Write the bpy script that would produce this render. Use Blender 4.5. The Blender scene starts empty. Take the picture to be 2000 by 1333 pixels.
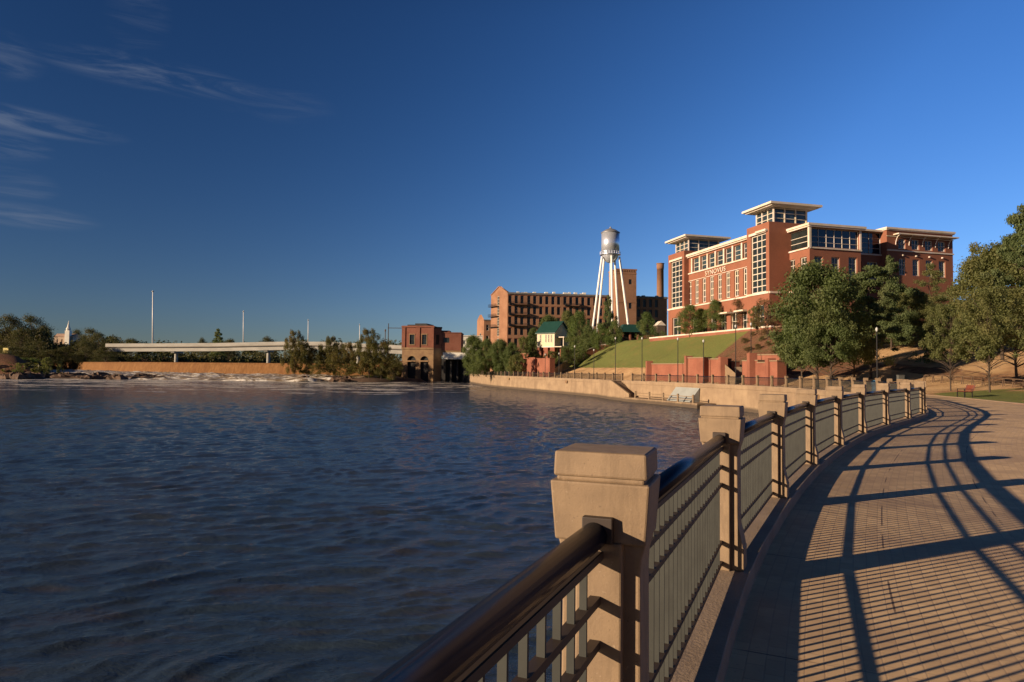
import bpy, math, random
import numpy as np
from mathutils import Vector, Matrix
R = math.radians
scene = bpy.context.scene
COL = scene.collection

# ------------------------------------------------------------------ camera
F = 1300.0 / 2000.0          # focal length in image widths
EYE = 1.67
PITCH = math.atan(57 / 1300.0)
ROLL = -math.atan(0.0122)
cam = bpy.data.cameras.new("camera")
cam.sensor_width = 36.0
cam.lens = 36.0 * F
cam.clip_start = 0.05
cam.clip_end = 9000
camo = bpy.data.objects.new("camera", cam)
COL.objects.link(camo)
camo.location = (0, 0, EYE)
camo.rotation_mode = 'QUATERNION'
camo.rotation_quaternion = (Matrix.Rotation(R(90) + PITCH, 3, 'X') @ Matrix.Rotation(-ROLL, 3, 'Z')).to_quaternion()
scene.camera = camo

# ------------------------------------------------------------------ light
SUN_EL = R(14.0)
sun_from = Vector((-0.906 * math.cos(SUN_EL), -0.423 * math.cos(SUN_EL), math.sin(SUN_EL))).normalized()
sl = bpy.data.lights.new("sun", 'SUN')
sl.energy = 5.0
sl.angle = R(0.5)
sl.color = (1.0, 0.76, 0.52)
so = bpy.data.objects.new("sun", sl)
COL.objects.link(so)
so.rotation_mode = 'QUATERNION'
so.rotation_quaternion = (-sun_from).to_track_quat('-Z', 'Y')
so.location = (-50, -30, 60)

scene.view_settings.view_transform = 'Standard'
scene.view_settings.look = 'None'
scene.view_settings.exposure = 0.85
scene.view_settings.gamma = 1.0

world = bpy.data.worlds.new("World")
scene.world = world
world.use_nodes = True
wn, wl = world.node_tree.nodes, world.node_tree.links
wn.clear()


class NT:
    """tiny node-building helper"""
    def __init__(s, tree):
        s.t = tree; s.n = tree.nodes; s.l = tree.links

    def node(s, typ, **kw):
        n = s.n.new(typ)
        for k, v in kw.items():
            setattr(n, k, v)
        return n

    def put(s, sock, v):
        if v is None:
            return
        if isinstance(v, bpy.types.NodeSocket):
            s.l.new(v, sock)
        elif isinstance(v, (tuple, list)) and len(v) == 3 and sock.type == 'RGBA':
            sock.default_value = (*v, 1)
        else:
            sock.default_value = v

    def math(s, op, a, b=None, c=None, clamp=False):
        n = s.node('ShaderNodeMath', operation=op, use_clamp=clamp)
        s.put(n.inputs[0], a); s.put(n.inputs[1], b)
        if c is not None:
            s.put(n.inputs[2], c)
        return n.outputs[0]

    def vmath(s, op, a, b=None, out=0):
        n = s.node('ShaderNodeVectorMath', operation=op)
        s.put(n.inputs[0], a); s.put(n.inputs[1], b)
        return n.outputs[out]

    def mix(s, f, a, b, mode='MIX'):
        n = s.node('ShaderNodeMix', data_type='RGBA', blend_type=mode)
        s.put(n.inputs[0], f); s.put(n.inputs[6], a); s.put(n.inputs[7], b)
        return n.outputs[2]

    def noise(s, vec, scale, detail=4, rough=0.55, dist=0.0):
        n = s.node('ShaderNodeTexNoise')
        s.put(n.inputs['Vector'], vec)
        n.inputs['Scale'].default_value = scale
        n.inputs['Detail'].default_value = detail
        n.inputs['Roughness'].default_value = rough
        n.inputs['Distortion'].default_value = dist
        return n.outputs[0]

    def ramp(s, f, lo, hi, a=0.0, b=1.0, smooth=True):
        n = s.node('ShaderNodeMapRange', interpolation_type='SMOOTHSTEP' if smooth else 'LINEAR')
        s.put(n.inputs[0], f)
        n.inputs[1].default_value = lo; n.inputs[2].default_value = hi
        n.inputs[3].default_value = a; n.inputs[4].default_value = b
        return n.outputs[0]

    def mapping(s, vec, scale=(1, 1, 1), rot=(0, 0, 0)):
        n = s.node('ShaderNodeMapping')
        s.put(n.inputs[0], vec)
        n.inputs['Rotation'].default_value = rot
        n.inputs['Scale'].default_value = scale
        return n.outputs[0]

    def bump(s, h, strength=0.3, dist=0.02, normal=None):
        n = s.node('ShaderNodeBump')
        n.inputs['Strength'].default_value = strength
        n.inputs['Distance'].default_value = dist
        s.put(n.inputs['Height'], h)
        if normal is not None:
            s.put(n.inputs['Normal'], normal)
        return n.outputs[0]


w = NT(world.node_tree)
sky = w.node('ShaderNodeTexSky', sky_type='NISHITA')
sky.sun_disc = False
sky.sun_elevation = SUN_EL
sky.sun_rotation = math.atan2(sun_from.x, sun_from.y)
sky.air_density = 1.0
sky.dust_density = 0.05
sky.ozone_density = 2.5
gen = w.node('ShaderNodeTexCoord').outputs['Generated']
dirn = w.vmath('NORMALIZE', gen)
sep = w.node('ShaderNodeSeparateXYZ'); w.put(sep.inputs[0], dirn)
dz = sep.outputs[2]
# the photograph was taken through a polariser: the sky is darkest at right angles to the sun
dsun = w.vmath('DOT_PRODUCT', dirn, tuple(sun_from), out=1)
off = w.math('SUBTRACT', dsun, 0.34)
pol = w.ramp(w.math('MULTIPLY', off, off), 0.0, 1.0, 0.33, 1.06, smooth=False)
hs = w.node('ShaderNodeHueSaturation')
hs.inputs['Saturation'].default_value = 1.16
hs.inputs['Value'].default_value = 1.0
w.put(hs.inputs['Color'], sky.outputs[0])
polc = w.node('ShaderNodeCombineXYZ')
for i in range(3):
    w.put(polc.inputs[i], pol)
skyc = w.mix(1.0, hs.outputs[0], polc.outputs[0], 'MULTIPLY')
tintz = w.ramp(dz, 0.0, 0.42, 0.0, 1.0, smooth=True)
tint = w.mix(tintz, (0.54, 0.65, 0.98), (0.46, 0.65, 1.00))
skyc = w.mix(1.0, skyc, tint, 'MULTIPLY')
dome = w.ramp(dz, 0.46, 0.75, 1.0, 0.18)
dc = w.node('ShaderNodeCombineXYZ')
for i in range(3):
    w.put(dc.inputs[i], dome)
skyc = w.mix(1.0, skyc, dc.outputs[0], 'MULTIPLY')
# high wispy cirrus
wv = w.mapping(dirn, (3.0, 3.0, 26.0), (0.06, 0.10, 0.0))
cn = w.noise(wv, 2.2, 9, 0.62, 1.2)


def cloud_mask(direction, wide, high):
    d = Vector(direction).normalized()
    v = w.vmath('SUBTRACT', dirn, tuple(d))
    side = Vector((d.y, -d.x, 0)).normalized()
    up = side.cross(d); 
    if up.z < 0: up = -up
    a = w.math('DIVIDE', w.vmath('DOT_PRODUCT', v, tuple(side), out=1), wide)
    b = w.math('DIVIDE', w.vmath('DOT_PRODUCT', v, tuple(up), out=1), high)
    r2 = w.math('ADD', w.math('MULTIPLY', a, a), w.math('MULTIPLY', b, b))
    return w.ramp(r2, 0.0, 1.0, 1.0, 0.0)


def px_dir(px, py):
    u = (px - 1000) / 1300; v = (666.5 - py) / 1300
    c, s = math.cos(ROLL), math.sin(ROLL)
    a = u * c + v * s; b = -u * s + v * c
    return (a, math.cos(PITCH) - b * math.sin(PITCH), math.sin(PITCH) + b * math.cos(PITCH))


cm = None
for (px, py, wd, hg, k) in [(310, 148, .155, .024, 1.0), (60, 238, .11, .018, 1.1), (15, 285, .05, .022, .9), (30, 360, .05, .022, .6),
                            (40, 420, .09, .018, .8), (0, 105, .05, .03, .6), (270, 25, .04, .06, .35), (520, 200, .10, .03, .25)]:
    m = w.math('MULTIPLY', cloud_mask(px_dir(px, py), wd, hg), k)
    cm = m if cm is None else w.math('MAXIMUM', cm, m)
cl = w.math('MULTIPLY', w.ramp(cn, 0.38, 0.78), cm)
cl = w.math('MULTIPLY', cl, 0.52, clamp=True)
skyc = w.mix(cl, skyc, (1.15, 1.42, 2.0))
bg = w.node('ShaderNodeBackground')
bg.inputs['Strength'].default_value = 0.08
w.put(bg.inputs['Color'], skyc)
wo = w.node('ShaderNodeOutputWorld')
w.l.new(bg.outputs[0], wo.inputs[0])

# ------------------------------------------------------------------ survey helpers (photograph pixel -> point in the world)


def G(px, py, z=0.0):
    x, y, q = px_dir(px, py)
    t = (z - EYE) / q
    return Vector((x * t, y * t, z))


def P(px, py, Y):
    x, y, q = px_dir(px, py)
    t = Y / y
    return Vector((x * t, Y, EYE + q * t))


def hit(Q, d, px, py):
    """pixel -> (u, z) on the vertical plane through Q along horizontal direction d"""
    x, y, q = px_dir(px, py)
    A = np.array([[d[0], -x], [d[1], -y]])
    s = np.linalg.solve(A, [-Q[0], -Q[1]])
    return float(s[0]), EYE + float(s[1]) * q

# ------------------------------------------------------------------ materials


MATS = {}


def mat(name, color, rough=0.8, color2=None, nscale=1.0, namt=0.5, bump=0.0, bscale=30, metallic=0.0, spec=0.4, detail=5, stretch=(1, 1, 1), coord='Object', coat=0):
    if name in MATS:
        return MATS[name]
    m = bpy.data.materials.new(name); m.use_nodes = True
    t = NT(m.node_tree)
    bs = m.node_tree.nodes['Principled BSDF']
    bs.inputs['Roughness'].default_value = rough
    bs.inputs['Metallic'].default_value = metallic
    bs.inputs['Specular IOR Level'].default_value = spec
    co = t.node('ShaderNodeNewGeometry').outputs['Position'] if coord == 'World' else t.node('ShaderNodeTexCoord').outputs['Object']
    co = t.mapping(co, stretch)
    if color2 is None:
        color2 = tuple(c * 0.7 for c in color)
    n1 = t.noise(co, nscale, detail, 0.6)
    f = t.ramp(n1, 0.5 - 0.5 * namt * 0.5 - .08, 0.5 + 0.5 * namt * 0.5 + .08)
    c = t.mix(f, color2, color)
    t.put(bs.inputs['Base Color'], c)
    if bump > 0:
        t.put(bs.inputs['Normal'], t.bump(t.noise(co, bscale, 4, .6), bump, 0.02))
    MATS[name] = m
    return m


def glass_mat(name, color, rough=0.08):
    if name in MATS:
        return MATS[name]
    m = bpy.data.materials.new(name); m.use_nodes = True
    t = NT(m.node_tree)
    bs = m.node_tree.nodes['Principled BSDF']
    bs.inputs['Roughness'].default_value = rough
    bs.inputs['Specular IOR Level'].default_value = 0.6
    co = t.node('ShaderNodeNewGeometry').outputs['Position']
    n = t.noise(co, 0.35, 3, .6)
    t.put(bs.inputs['Base Color'], t.mix(t.ramp(n, .35, .65), color, tuple(c * 2.0 for c in color)))
    t.put(bs.inputs['Normal'], t.bump(n, .08, .1))
    MATS[name] = m
    return m


def brick_mat(name, c1, c2, mortar, scale=1.0, namt=.5):
    if name in MATS:
        return MATS[name]
    m = bpy.data.materials.new(name); m.use_nodes = True
    t = NT(m.node_tree)
    bs = m.node_tree.nodes['Principled BSDF']
    bs.inputs['Roughness'].default_value = 0.9
    bs.inputs['Specular IOR Level'].default_value = 0.2
    g = t.node('ShaderNodeNewGeometry')
    sp = t.node('ShaderNodeSeparateXYZ'); t.put(sp.inputs[0], g.outputs['Position'])
    cb = t.node('ShaderNodeCombineXYZ')
    t.put(cb.inputs[0], t.math('ADD', sp.outputs[0], t.math('MULTIPLY', sp.outputs[1], .8)))
    t.put(cb.inputs[1], sp.outputs[2])
    br = t.node('ShaderNodeTexBrick')
    t.put(br.inputs['Vector'], cb.outputs[0])
    br.inputs['Color1'].default_value = (*c1, 1); br.inputs['Color2'].default_value = (*c2, 1)
    br.inputs['Mortar'].default_value = (*mortar, 1)
    br.inputs['Scale'].default_value = scale
    br.inputs['Mortar Size'].default_value = .012
    br.inputs['Brick Width'].default_value = .23; br.inputs['Row Height'].default_value = .08
    n = t.noise(g.outputs['Position'], .25, 6, .65)
    n2 = t.noise(t.mapping(g.outputs['Position'], (1, 1, .15)), .9, 4, .6)
    d = t.mix(t.math('MULTIPLY', t.ramp(n, .35, .7), namt), br.outputs[0], tuple(a * .62 for a in c1))
    d = t.mix(t.math('MULTIPLY', t.ramp(n2, .5, .8), namt * .7), d, tuple(min(1, a * 1.25) for a in c2))
    t.put(bs.inputs['Base Color'], d)
    MATS[name] = m
    return m


STONE = mat('post_concrete', (.245, .170, .100), .7, (.175, .120, .072), 6, .9, .12, 160, spec=.45)
KERB = mat('kerb_concrete', (.30, .22, .15), .85, (.20, .145, .10), 2.0, .8, .3, 40)
RAILM = mat('rail_paint_sky_sheen', (.001, .005, .020), .27, (.001, .004, .015), 3, .6, 0, 60, spec=.12)  # black rail; blue in the base colour stands in for reflected sky
BARM = mat('bar_paint', (.046, .048, .043), .6, (.033, .034, .031), 4, .6, spec=.2)
MIDRAIL = mat('midrail_paint', (.046, .031, .022), .6, (.032, .022, .017), 4, .6)
_t = NT(STONE.node_tree); _b = STONE.node_tree.nodes['Principled BSDF']
_o = [l for l in STONE.node_tree.links if l.to_socket == _b.inputs['Base Color']][0].from_socket
_p = _t.node('ShaderNodeTexCoord').outputs['Object']
_c = _t.mix(_t.math('MULTIPLY', _t.ramp(_t.noise(_t.mapping(_p, (1, 1, .22)), 11, 6, .7), .47, .66), .55), _o, (.13, .088, .052))
_c = _t.mix(_t.math('MULTIPLY', _t.ramp(_t.noise(_p, 95, 3, .6), .64, .72), .55), _c, (.09, .062, .04))
_c = _t.mix(_t.math('MULTIPLY', _t.ramp(_t.noise(_p, 60, 3, .6), .66, .74), .35), _c, (.40, .31, .22))
_t.put(_b.inputs['Base Color'], _c)
WALLC = mat('river_wall_concrete', (.30, .215, .132), .9, (.19, .13, .082), .35, .9, .3, 8, coord='World', stretch=(1, 1, 1.6))
CREAM = mat('cream_trim', (.62, .54, .50), .6, (.52, .44, .30), .6, .6)
CREAM2 = mat('cream_mullion', (.55, .49, .36), .6, (.50, .44, .42), .6, .6)
BRICK = brick_mat('red_brick', (.250, .098, .062), (.215, .082, .053), (.26, .11, .06), 1.0, .45)
BRICKW = brick_mat('terrace_brick', (.24, .085, .055), (.20, .068, .045), (.28, .13, .08), 1.0, .7)
MILLB = brick_mat('mill_brick', (.30, .150, .086), (.235, .112, .064), (.26, .16, .10), 1.0, .8)
POWB = brick_mat('powerhouse_brick', (.19, .066, .042), (.15, .052, .034), (.2, .1, .07), 1.0, .7)
_t = NT(WALLC.node_tree); _b = WALLC.node_tree.nodes['Principled BSDF']
_p = _t.node('ShaderNodeNewGeometry').outputs['Position']
_s = _t.node('ShaderNodeSeparateXYZ'); _t.put(_s.inputs[0], _p)
_o = [l for l in WALLC.node_tree.links if l.to_socket == _b.inputs['Base Color']][0].from_socket
_n = _t.noise(_t.mapping(_p, (1, 1, .12)), .8, 5, .65); _n2 = _t.noise(_p, 2.2, 5, .7)
_c = _t.mix(_t.math('MULTIPLY', _t.ramp(_n, .48, .72), .55), _o, (.15, .10, .062))
_h = _t.math('ADD', _s.outputs[2], _t.math('MULTIPLY', _n2, -.5))
_c = _t.mix(_t.ramp(_h, -3.15, -2.75, .9, 0.0), _c, (.055, .040, .028))
_t.put(_b.inputs['Base Color'], _c)
STONEW = mat('old_stone', (.26, .17, .085), .9, (.15, .085, .05), .5, .9, .4, 3, coord='World')
SHADEST = mat('shaded_stone', (.035, .032, .03), .9, (.02, .02, .02), .5, .9)  # shade of deep openings and interiors put into a near-black colour
GLASS = glass_mat('dark_glass', (.010, .014, .014), .25)
GLASSB = glass_mat('lantern_glass', (.018, .03, .036))
GLASSN = glass_mat('navy_glass', (.004, .006, .014))
SILVER = mat('silver_paint', (.60, .63, .70), .30, (.55, .58, .65), 1.5, .6, metallic=.6, spec=.5)
WHITEST = mat('white_steel', (.78, .75, .70), .4, (.70, .67, .62), 1.5, .6)
GREENRF = mat('green_roof', (.014, .055, .045), .5, (.010, .042, .034), 1, .6)
YELLOWW = mat('yellow_siding', (.56, .51, .33), .7, (.50, .45, .29), 1.5, .5, stretch=(1, 1, 6))
DARKRF = mat('dark_roof', (.03, .028, .028), .8, (.02, .018, .018), 1, .6)
GREYRF = mat('grey_roof', (.16, .15, .14), .8, (.11, .10, .10), 1, .6)
BLACKM = mat('black_iron', (.010, .010, .011), .5, (.015, .014, .014), 2, .5)
BRIDGEC = mat('bridge_concrete', (.36, .345, .31), .8, (.25, .24, .21), .12, .8, coord='World', stretch=(1, 1, 3))
GLOBE = mat('lamp_globe', (.42, .42, .40), .3, (.36, .36, .34), 2, .5)
BARK = mat('bark', (.075, .052, .036), .95, (.04, .028, .02), 6, .9, .6, 12, stretch=(1, 1, .3))
ROCK = mat('river_rock', (.115, .068, .042), .9, (.05, .03, .02), .4, .9, .7, 2, coord='World')
REDP = mat('red_bench_paint', (.20, .040, .024), .5, (.15, .03, .018), 3, .6)
BLUEP = mat('blue_plastic', (.03, .16, .30), .5, (.025, .13, .25), 3, .6)
BLUED = mat('blue_cloth', (.01, .035, .22), .8, (.01, .03, .17), 3, .6)
WOODM = mat('weathered_wood', (.115, .072, .042), .9, (.07, .045, .03), 3, .8, .3, 20)
WHITEC = mat('white_concrete', (.72, .69, .60), .8, (.60, .57, .50), .3, .7, coord='World')
PALEC = mat('pale_ramp_concrete', (.29, .31, .30), .8, (.23, .24, .23), .4, .8, coord='World')


def leaf_mat(name, dark, light, warm, trans=.25):
    m = bpy.data.materials.new(name); m.use_nodes = True
    t = NT(m.node_tree)
    bs = m.node_tree.nodes['Principled BSDF']
    g = t.node('ShaderNodeNewGeometry')
    rnd = g.outputs['Random Per Island']
    n = t.noise(g.outputs['Position'], .22, 3, .6)
    c = t.mix(t.ramp(rnd, 0, 1, smooth=False), dark, light)
    c = t.mix(t.math('MULTIPLY', t.ramp(n, .45, .7), .7), c, warm)
    t.put(bs.inputs['Base Color'], c)
    bs.inputs['Roughness'].default_value = .65
    bs.inputs['Specular IOR Level'].default_value = .25
    tr = t.node('ShaderNodeBsdfTranslucent')
    t.put(tr.inputs[0], t.mix(1.0, c, (1.3, 1.35, .6), 'MULTIPLY'))
    mx = t.node('ShaderNodeMixShader'); mx.inputs[0].default_value = trans
    t.l.new(bs.outputs[0], mx.inputs[1]); t.l.new(tr.outputs[0], mx.inputs[2])
    out = [x for x in t.n if x.type == 'OUTPUT_MATERIAL'][0]
    t.l.new(mx.outputs[0], out.inputs[0])
    MATS[name] = m
    return m


LEAF_A = leaf_mat('oak_leaves', (0.066, 0.093, 0.032), (0.137, 0.173, 0.064), (0.144, 0.160, 0.064), .50)
LEAF_B = leaf_mat('olive_leaves', (0.092, 0.108, 0.037), (0.176, 0.188, 0.075), (0.191, 0.173, 0.068), .50)
LEAF_C = leaf_mat('pine_needles', (0.058, 0.085, 0.032), (0.131, 0.163, 0.064), (0.137, 0.145, 0.064), .42)
LEAF_D = leaf_mat('street_tree_leaves', (0.072, 0.112, 0.032), (0.151, 0.193, 0.064), (0.151, 0.160, 0.057), .50)
LEAF_E = leaf_mat('autumn_leaves', (.065, .042, .016), (.13, .085, .032), (.14, .075, .028))
LEAF_F = leaf_mat('distant_leaves', (0.043, 0.050, 0.018), (0.086, 0.084, 0.031), (0.120, 0.087, 0.033), .3)
LEAF_G = leaf_mat('bank_leaves', (0.062, 0.062, 0.020), (0.132, 0.120, 0.044), (0.180, 0.120, 0.050), .50)

# ------------------------------------------------------------------ mesh helpers


def tag(o, label=None, cat=None, group=None, kind=None):
    if label: o['label'] = label
    if cat: o['category'] = cat
    if group: o['group'] = group
    if kind: o['kind'] = kind
    return o


def thing(name, loc, label, cat, group=None, rz=0.0):
    o = bpy.data.objects.new(name, None)
    o.empty_display_size = .5
    COL.objects.link(o)
    o.location = loc
    o.rotation_euler = (0, 0, rz)
    return tag(o, label, cat, group)


def rootloc(o):
    v = Vector((0, 0, 0))
    while o is not None:
        v += o.location
        o = o.parent
    return v


class MB:
    def __init__(s):
        s.v = []; s.f = []; s.m = []

    def add(s, vs, fs, mi=0):
        b = len(s.v)
        s.v += [tuple(p) for p in vs]
        s.f += [tuple(i + b for i in f) for f in fs]
        s.m += [mi] * len(fs)
        return s

    def hexa(s, p, mi=0):
        """8 points: bottom 4 ccw, top 4 ccw"""
        return s.add(p, [(0, 3, 2, 1), (4, 5, 6, 7), (0, 1, 5, 4), (1, 2, 6, 5), (2, 3, 7, 6), (3, 0, 4, 7)], mi)

    def box(s, x0, x1, y0, y1, z0, z1, mi=0):
        return s.hexa([(x0, y0, z0), (x1, y0, z0), (x1, y1, z0), (x0, y1, z0), (x0, y0, z1), (x1, y0, z1), (x1, y1, z1), (x0, y1, z1)], mi)

    def fbox(s, fr, u0, u1, z0, z1, d0, d1, mi=0):
        """box in a facade frame: along u, up z, outward d"""
        q = [fr.p(u0, d1, z0), fr.p(u1, d1, z0), fr.p(u1, d0, z0), fr.p(u0, d0, z0),
             fr.p(u0, d1, z1), fr.p(u1, d1, z1), fr.p(u1, d0, z1), fr.p(u0, d0, z1)]
        return s.hexa(q, mi)

    def tube(s, p0, p1, r0, r1=None, n=8, cap=True, mi=0):
        r1 = r0 if r1 is None else r1
        p0 = Vector(p0); p1 = Vector(p1)
        d = (p1 - p0)
        if d.length < 1e-6: return s
        d.normalize()
        a = d.orthogonal().normalized(); b = d.cross(a)
        vs = []
        for (c, r) in ((p0, r0), (p1, r1)):
            for i in range(n):
                t = 2 * math.pi * i / n
                vs.append(c + a * (r * math.cos(t)) + b * (r * math.sin(t)))
        fs = [(i, (i + 1) % n, n + (i + 1) % n, n + i) for i in range(n)]
        if cap:
            fs += [tuple(range(n - 1, -1, -1)), tuple(range(n, 2 * n))]
        return s.add(vs, fs, mi)

    def lathe(s, c, prof, n=16, mi=0):
        """prof: list of (radius, z)"""
        c = Vector(c); vs = []
        for r, z in prof:
            for i in range(n):
                t = 2 * math.pi * i / n
                vs.append((c.x + r * math.cos(t), c.y + r * math.sin(t), c.z + z))
        fs = []
        for k in range(len(prof) - 1):
            for i in range(n):
                j = (i + 1) % n
                fs.append((k * n + i, k * n + j, (k + 1) * n + j, (k + 1) * n + i))
        if prof[0][0] > 1e-4: fs.append(tuple(range(n - 1, -1, -1)))
        if prof[-1][0] > 1e-4: fs.append(tuple(range((len(prof) - 1) * n, len(prof) * n)))
        return s.add(vs, fs, mi)

    def prism(s, poly, ext, mi=0):
        """poly: list of 3d points (ccw seen against ext), extruded by vector ext"""
        n = len(poly); e = Vector(ext)
        vs = [Vector(p) for p in poly] + [Vector(p) + e for p in poly]
        fs = [tuple(range(n - 1, -1, -1)), tuple(range(n, 2 * n))] + [(i, (i + 1) % n, n + (i + 1) % n, n + i) for i in range(n)]
        return s.add(vs, fs, mi)

    def build(s, name, mats, parent=None, smooth=False, bevel=0, local=False):
        me = bpy.data.meshes.new(name)
        if parent is not None and not local:
            o0 = rootloc(parent)
            s.v = [(p[0] - o0.x, p[1] - o0.y, p[2] - o0.z) for p in s.v]
        me.from_pydata(s.v, [], s.f)
        if not isinstance(mats, (list, tuple)): mats = [mats]
        for m in mats: me.materials.append(m)
        if len(mats) > 1:
            me.polygons.foreach_set('material_index', s.m)
        if smooth:
            me.polygons.foreach_set('use_smooth', [len(f) <= 4 for f in s.f])
        me.update()
        o = bpy.data.objects.new(name, me)
        COL.objects.link(o)
        if parent is not None: o.parent = parent
        if bevel:
            b = o.modifiers.new('bevel', 'BEVEL'); b.width = bevel; b.segments = 2; b.limit_method = 'ANGLE'; b.angle_limit = R(35)
        return o


class Frame:
    """a vertical facade frame: origin, direction u along the wall, outward normal d"""
    def __init__(s, o, a, side=1):
        s.o = Vector((o[0], o[1], 0)); s.a = Vector((a[0], a[1], 0)).normalized()
        s.n = Vector((s.a.y, -s.a.x, 0)) * side     # side=1: outward is to the right of u

    def p(s, u, d, z):
        q = s.o + s.a * u + s.n * d
        return Vector((q.x, q.y, z))


def wall_holes(mb, fr, u0, u1, z0, z1, holes, depth=.35, d=0.0, mi=0, rmi=None):
    """front skin of a wall with real recessed openings"""
    rmi = mi if rmi is None else rmi
    us = sorted({u0, u1, *[h[0] for h in holes], *[h[1] for h in holes]})
    zs = sorted({z0, z1, *[h[2] for h in holes], *[h[3] for h in holes]})
    us = [u for u in us if u0 <= u <= u1]; zs = [z for z in zs if z0 <= z <= z1]
    for i in range(len(us) - 1):
        for j in range(len(zs) - 1):
            uc = (us[i] + us[i + 1]) / 2; zc = (zs[j] + zs[j + 1]) / 2
            if any(h[0] < uc < h[1] and h[2] < zc < h[3] for h in holes): continue
            mb.add([fr.p(us[i], d, zs[j]), fr.p(us[i + 1], d, zs[j]), fr.p(us[i + 1], d, zs[j + 1]), fr.p(us[i], d, zs[j + 1])], [(0, 1, 2, 3)], mi)
    for (a, b, c, e) in holes:
        for q in (((a, c), (a, e)), ((b, e), (b, c)), ((a, e), (b, e)), ((b, c), (a, c))):
            (ua, za), (ub, zb) = q
            mb.add([fr.p(ua, d, za), fr.p(ub, d, zb), fr.p(ub, d - depth, zb), fr.p(ua, d - depth, za)], [(0, 1, 2, 3)], rmi)
    return mb


def window(fr, parent, u0, u1, z0, z1, cols, rows, depth=.3, d=0.0, fmat=CREAM2, gmat=GLASS, bar=.09, frame=.14, name='window', zlines=None):
    """frame with muntins (part) and its pane (sub-part)"""
    mb = MB()
    df = d - depth + .05
    mb.fbox(fr, u0, u0 + frame, z0, z1, df - .05, df + .12)
    mb.fbox(fr, u1 - frame, u1, z0, z1, df - .05, df + .12)
    mb.fbox(fr, u0 + frame, u1 - frame, z0, z0 + frame, df - .05, df + .12)
    mb.fbox(fr, u0 + frame, u1 - frame, z1 - frame, z1, df - .05, df + .12)
    iu0, iu1, iz0, iz1 = u0 + frame, u1 - frame, z0 + frame, z1 - frame
    for i in range(1, cols):
        c = iu0 + (iu1 - iu0) * i / cols
        mb.fbox(fr, c - bar / 2, c + bar / 2, iz0, iz1, df - .04, df + .08)
    zl = zlines if zlines is not None else [iz0 + (iz1 - iz0) * j / rows for j in range(1, rows)]
    for c in zl:
        mb.fbox(fr, iu0, iu1, c - bar / 2, c + bar / 2, df - .045, df + .06)
    o = mb.build(name, fmat, parent)
    g = MB().fbox(fr, iu0, iu1, iz0, iz1, df - .06, df - .02).build('pane', gmat, o)
    return o


# ------------------------------------------------------------------ the river's edge: one curve that rail, kerb, path, wall and terrain follow
CTRL = [(-4.4, -7.7), (-2.6, -4.3), (-1.075, -1.01), (.335, 2.32), (1.715, 5.43), (3.34, 8.52), (5.14, 11.62), (7.18, 14.80), (9.36, 17.95), (11.72, 21.0),
        (14.25, 24.1), (16.6, 27.1), (18.6, 30.2), (20.4, 33.5), (22.1, 37.0), (25.4, 43.8), (28.2, 52.5), (30.3, 63), (31.0, 74), (29.6, 87),
        (25.6, 100), (20.6, 113), (15.3, 130), (5.4, 161), (-5.6, 195), (-11.8, 228), (-17.6, 266)]


def catmull(pts, n=24):
    out = []
    p = [Vector((*a, 0)) for a in pts]
    p = [p[0] * 2 - p[1]] + p + [p[-1] * 2 - p[-2]]
    for i in range(1, len(p) - 2):
        for k in range(n):
            t = k / n
            out.append(.5 * ((2 * p[i]) + (-p[i - 1] + p[i + 1]) * t + (2 * p[i - 1] - 5 * p[i] + 4 * p[i + 1] - p[i + 2]) * t * t
                             + (-p[i - 1] + 3 * p[i] - 3 * p[i + 1] + p[i + 2]) * t ** 3))
    out.append(p[-2])
    return out


RC = catmull(CTRL)
_cum = [0.0]
for i in range(1, len(RC)): _cum.append(_cum[-1] + (RC[i] - RC[i - 1]).length)
RLEN = _cum[-1]
RA = np.array([[p.x, p.y] for p in RC]); CU = np.array(_cum)


def rc(s):
    return Vector((float(np.interp(s, CU, RA[:, 0])), float(np.interp(s, CU, RA[:, 1])), 0))


def rt(s):
    return (rc(min(s + .6, RLEN)) - rc(max(s - .6, 0))).normalized()


def rp(s, d, z):
    t = rt(s); n = Vector((t.y, -t.x, 0))
    q = rc(s) + n * d
    return Vector((q.x, q.y, z))


def s_near(x, y):
    return float(CU[np.argmin((RA[:, 0] - x) ** 2 + (RA[:, 1] - y) ** 2)])


S1 = s_near(.335, 2.32)      # the post closest to the camera
SPAN = 3.62
EXT = np.array([(-60, -400), (-22, -100), (-8, -28)] + [tuple(a) for a in RA[::6]] + [(-19.5, 285), (-14, 340), (5, 420), (20, 640), (60, 3000)], dtype=float)


def dist_curve(X, Y, C=EXT, signed=True):
    """distance to polyline, positive on its right-hand (inland) side"""
    best = np.full(X.shape, 1e18); sgn = np.ones(X.shape); along = np.zeros(X.shape)
    acc = 0
    for i in range(len(C) - 1):
        ax, ay = C[i]; bx, by = C[i + 1]
        dx, dy = bx - ax, by - ay; L2 = dx * dx + dy * dy
        t = np.clip(((X - ax) * dx + (Y - ay) * dy) / L2, 0, 1)
        qx, qy = X - (ax + t * dx), Y - (ay + t * dy)
        d2 = qx * qx + qy * qy
        cr = dx * (Y - ay) - dy * (X - ax)
        m = d2 < best
        best = np.where(m, d2, best); sgn = np.where(m, np.where(cr <= 0, 1, -1), sgn)
        L = math.sqrt(L2)
        along = np.where(m, acc + t * L, along); acc += L
    return np.sqrt(best) * (sgn if signed else 1), along


EDGE = np.array([(-60, 420), (-20, 360), (7, 280), (27, 203), (39, 152), (47.5, 117), (56, 113), (78, 108), (108, 96), (150, 75), (200, 20), (230, -100)], dtype=float)


def smooth(t):
    t = np.clip(t, 0, 1); return t * t * (3 - 2 * t)


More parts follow.
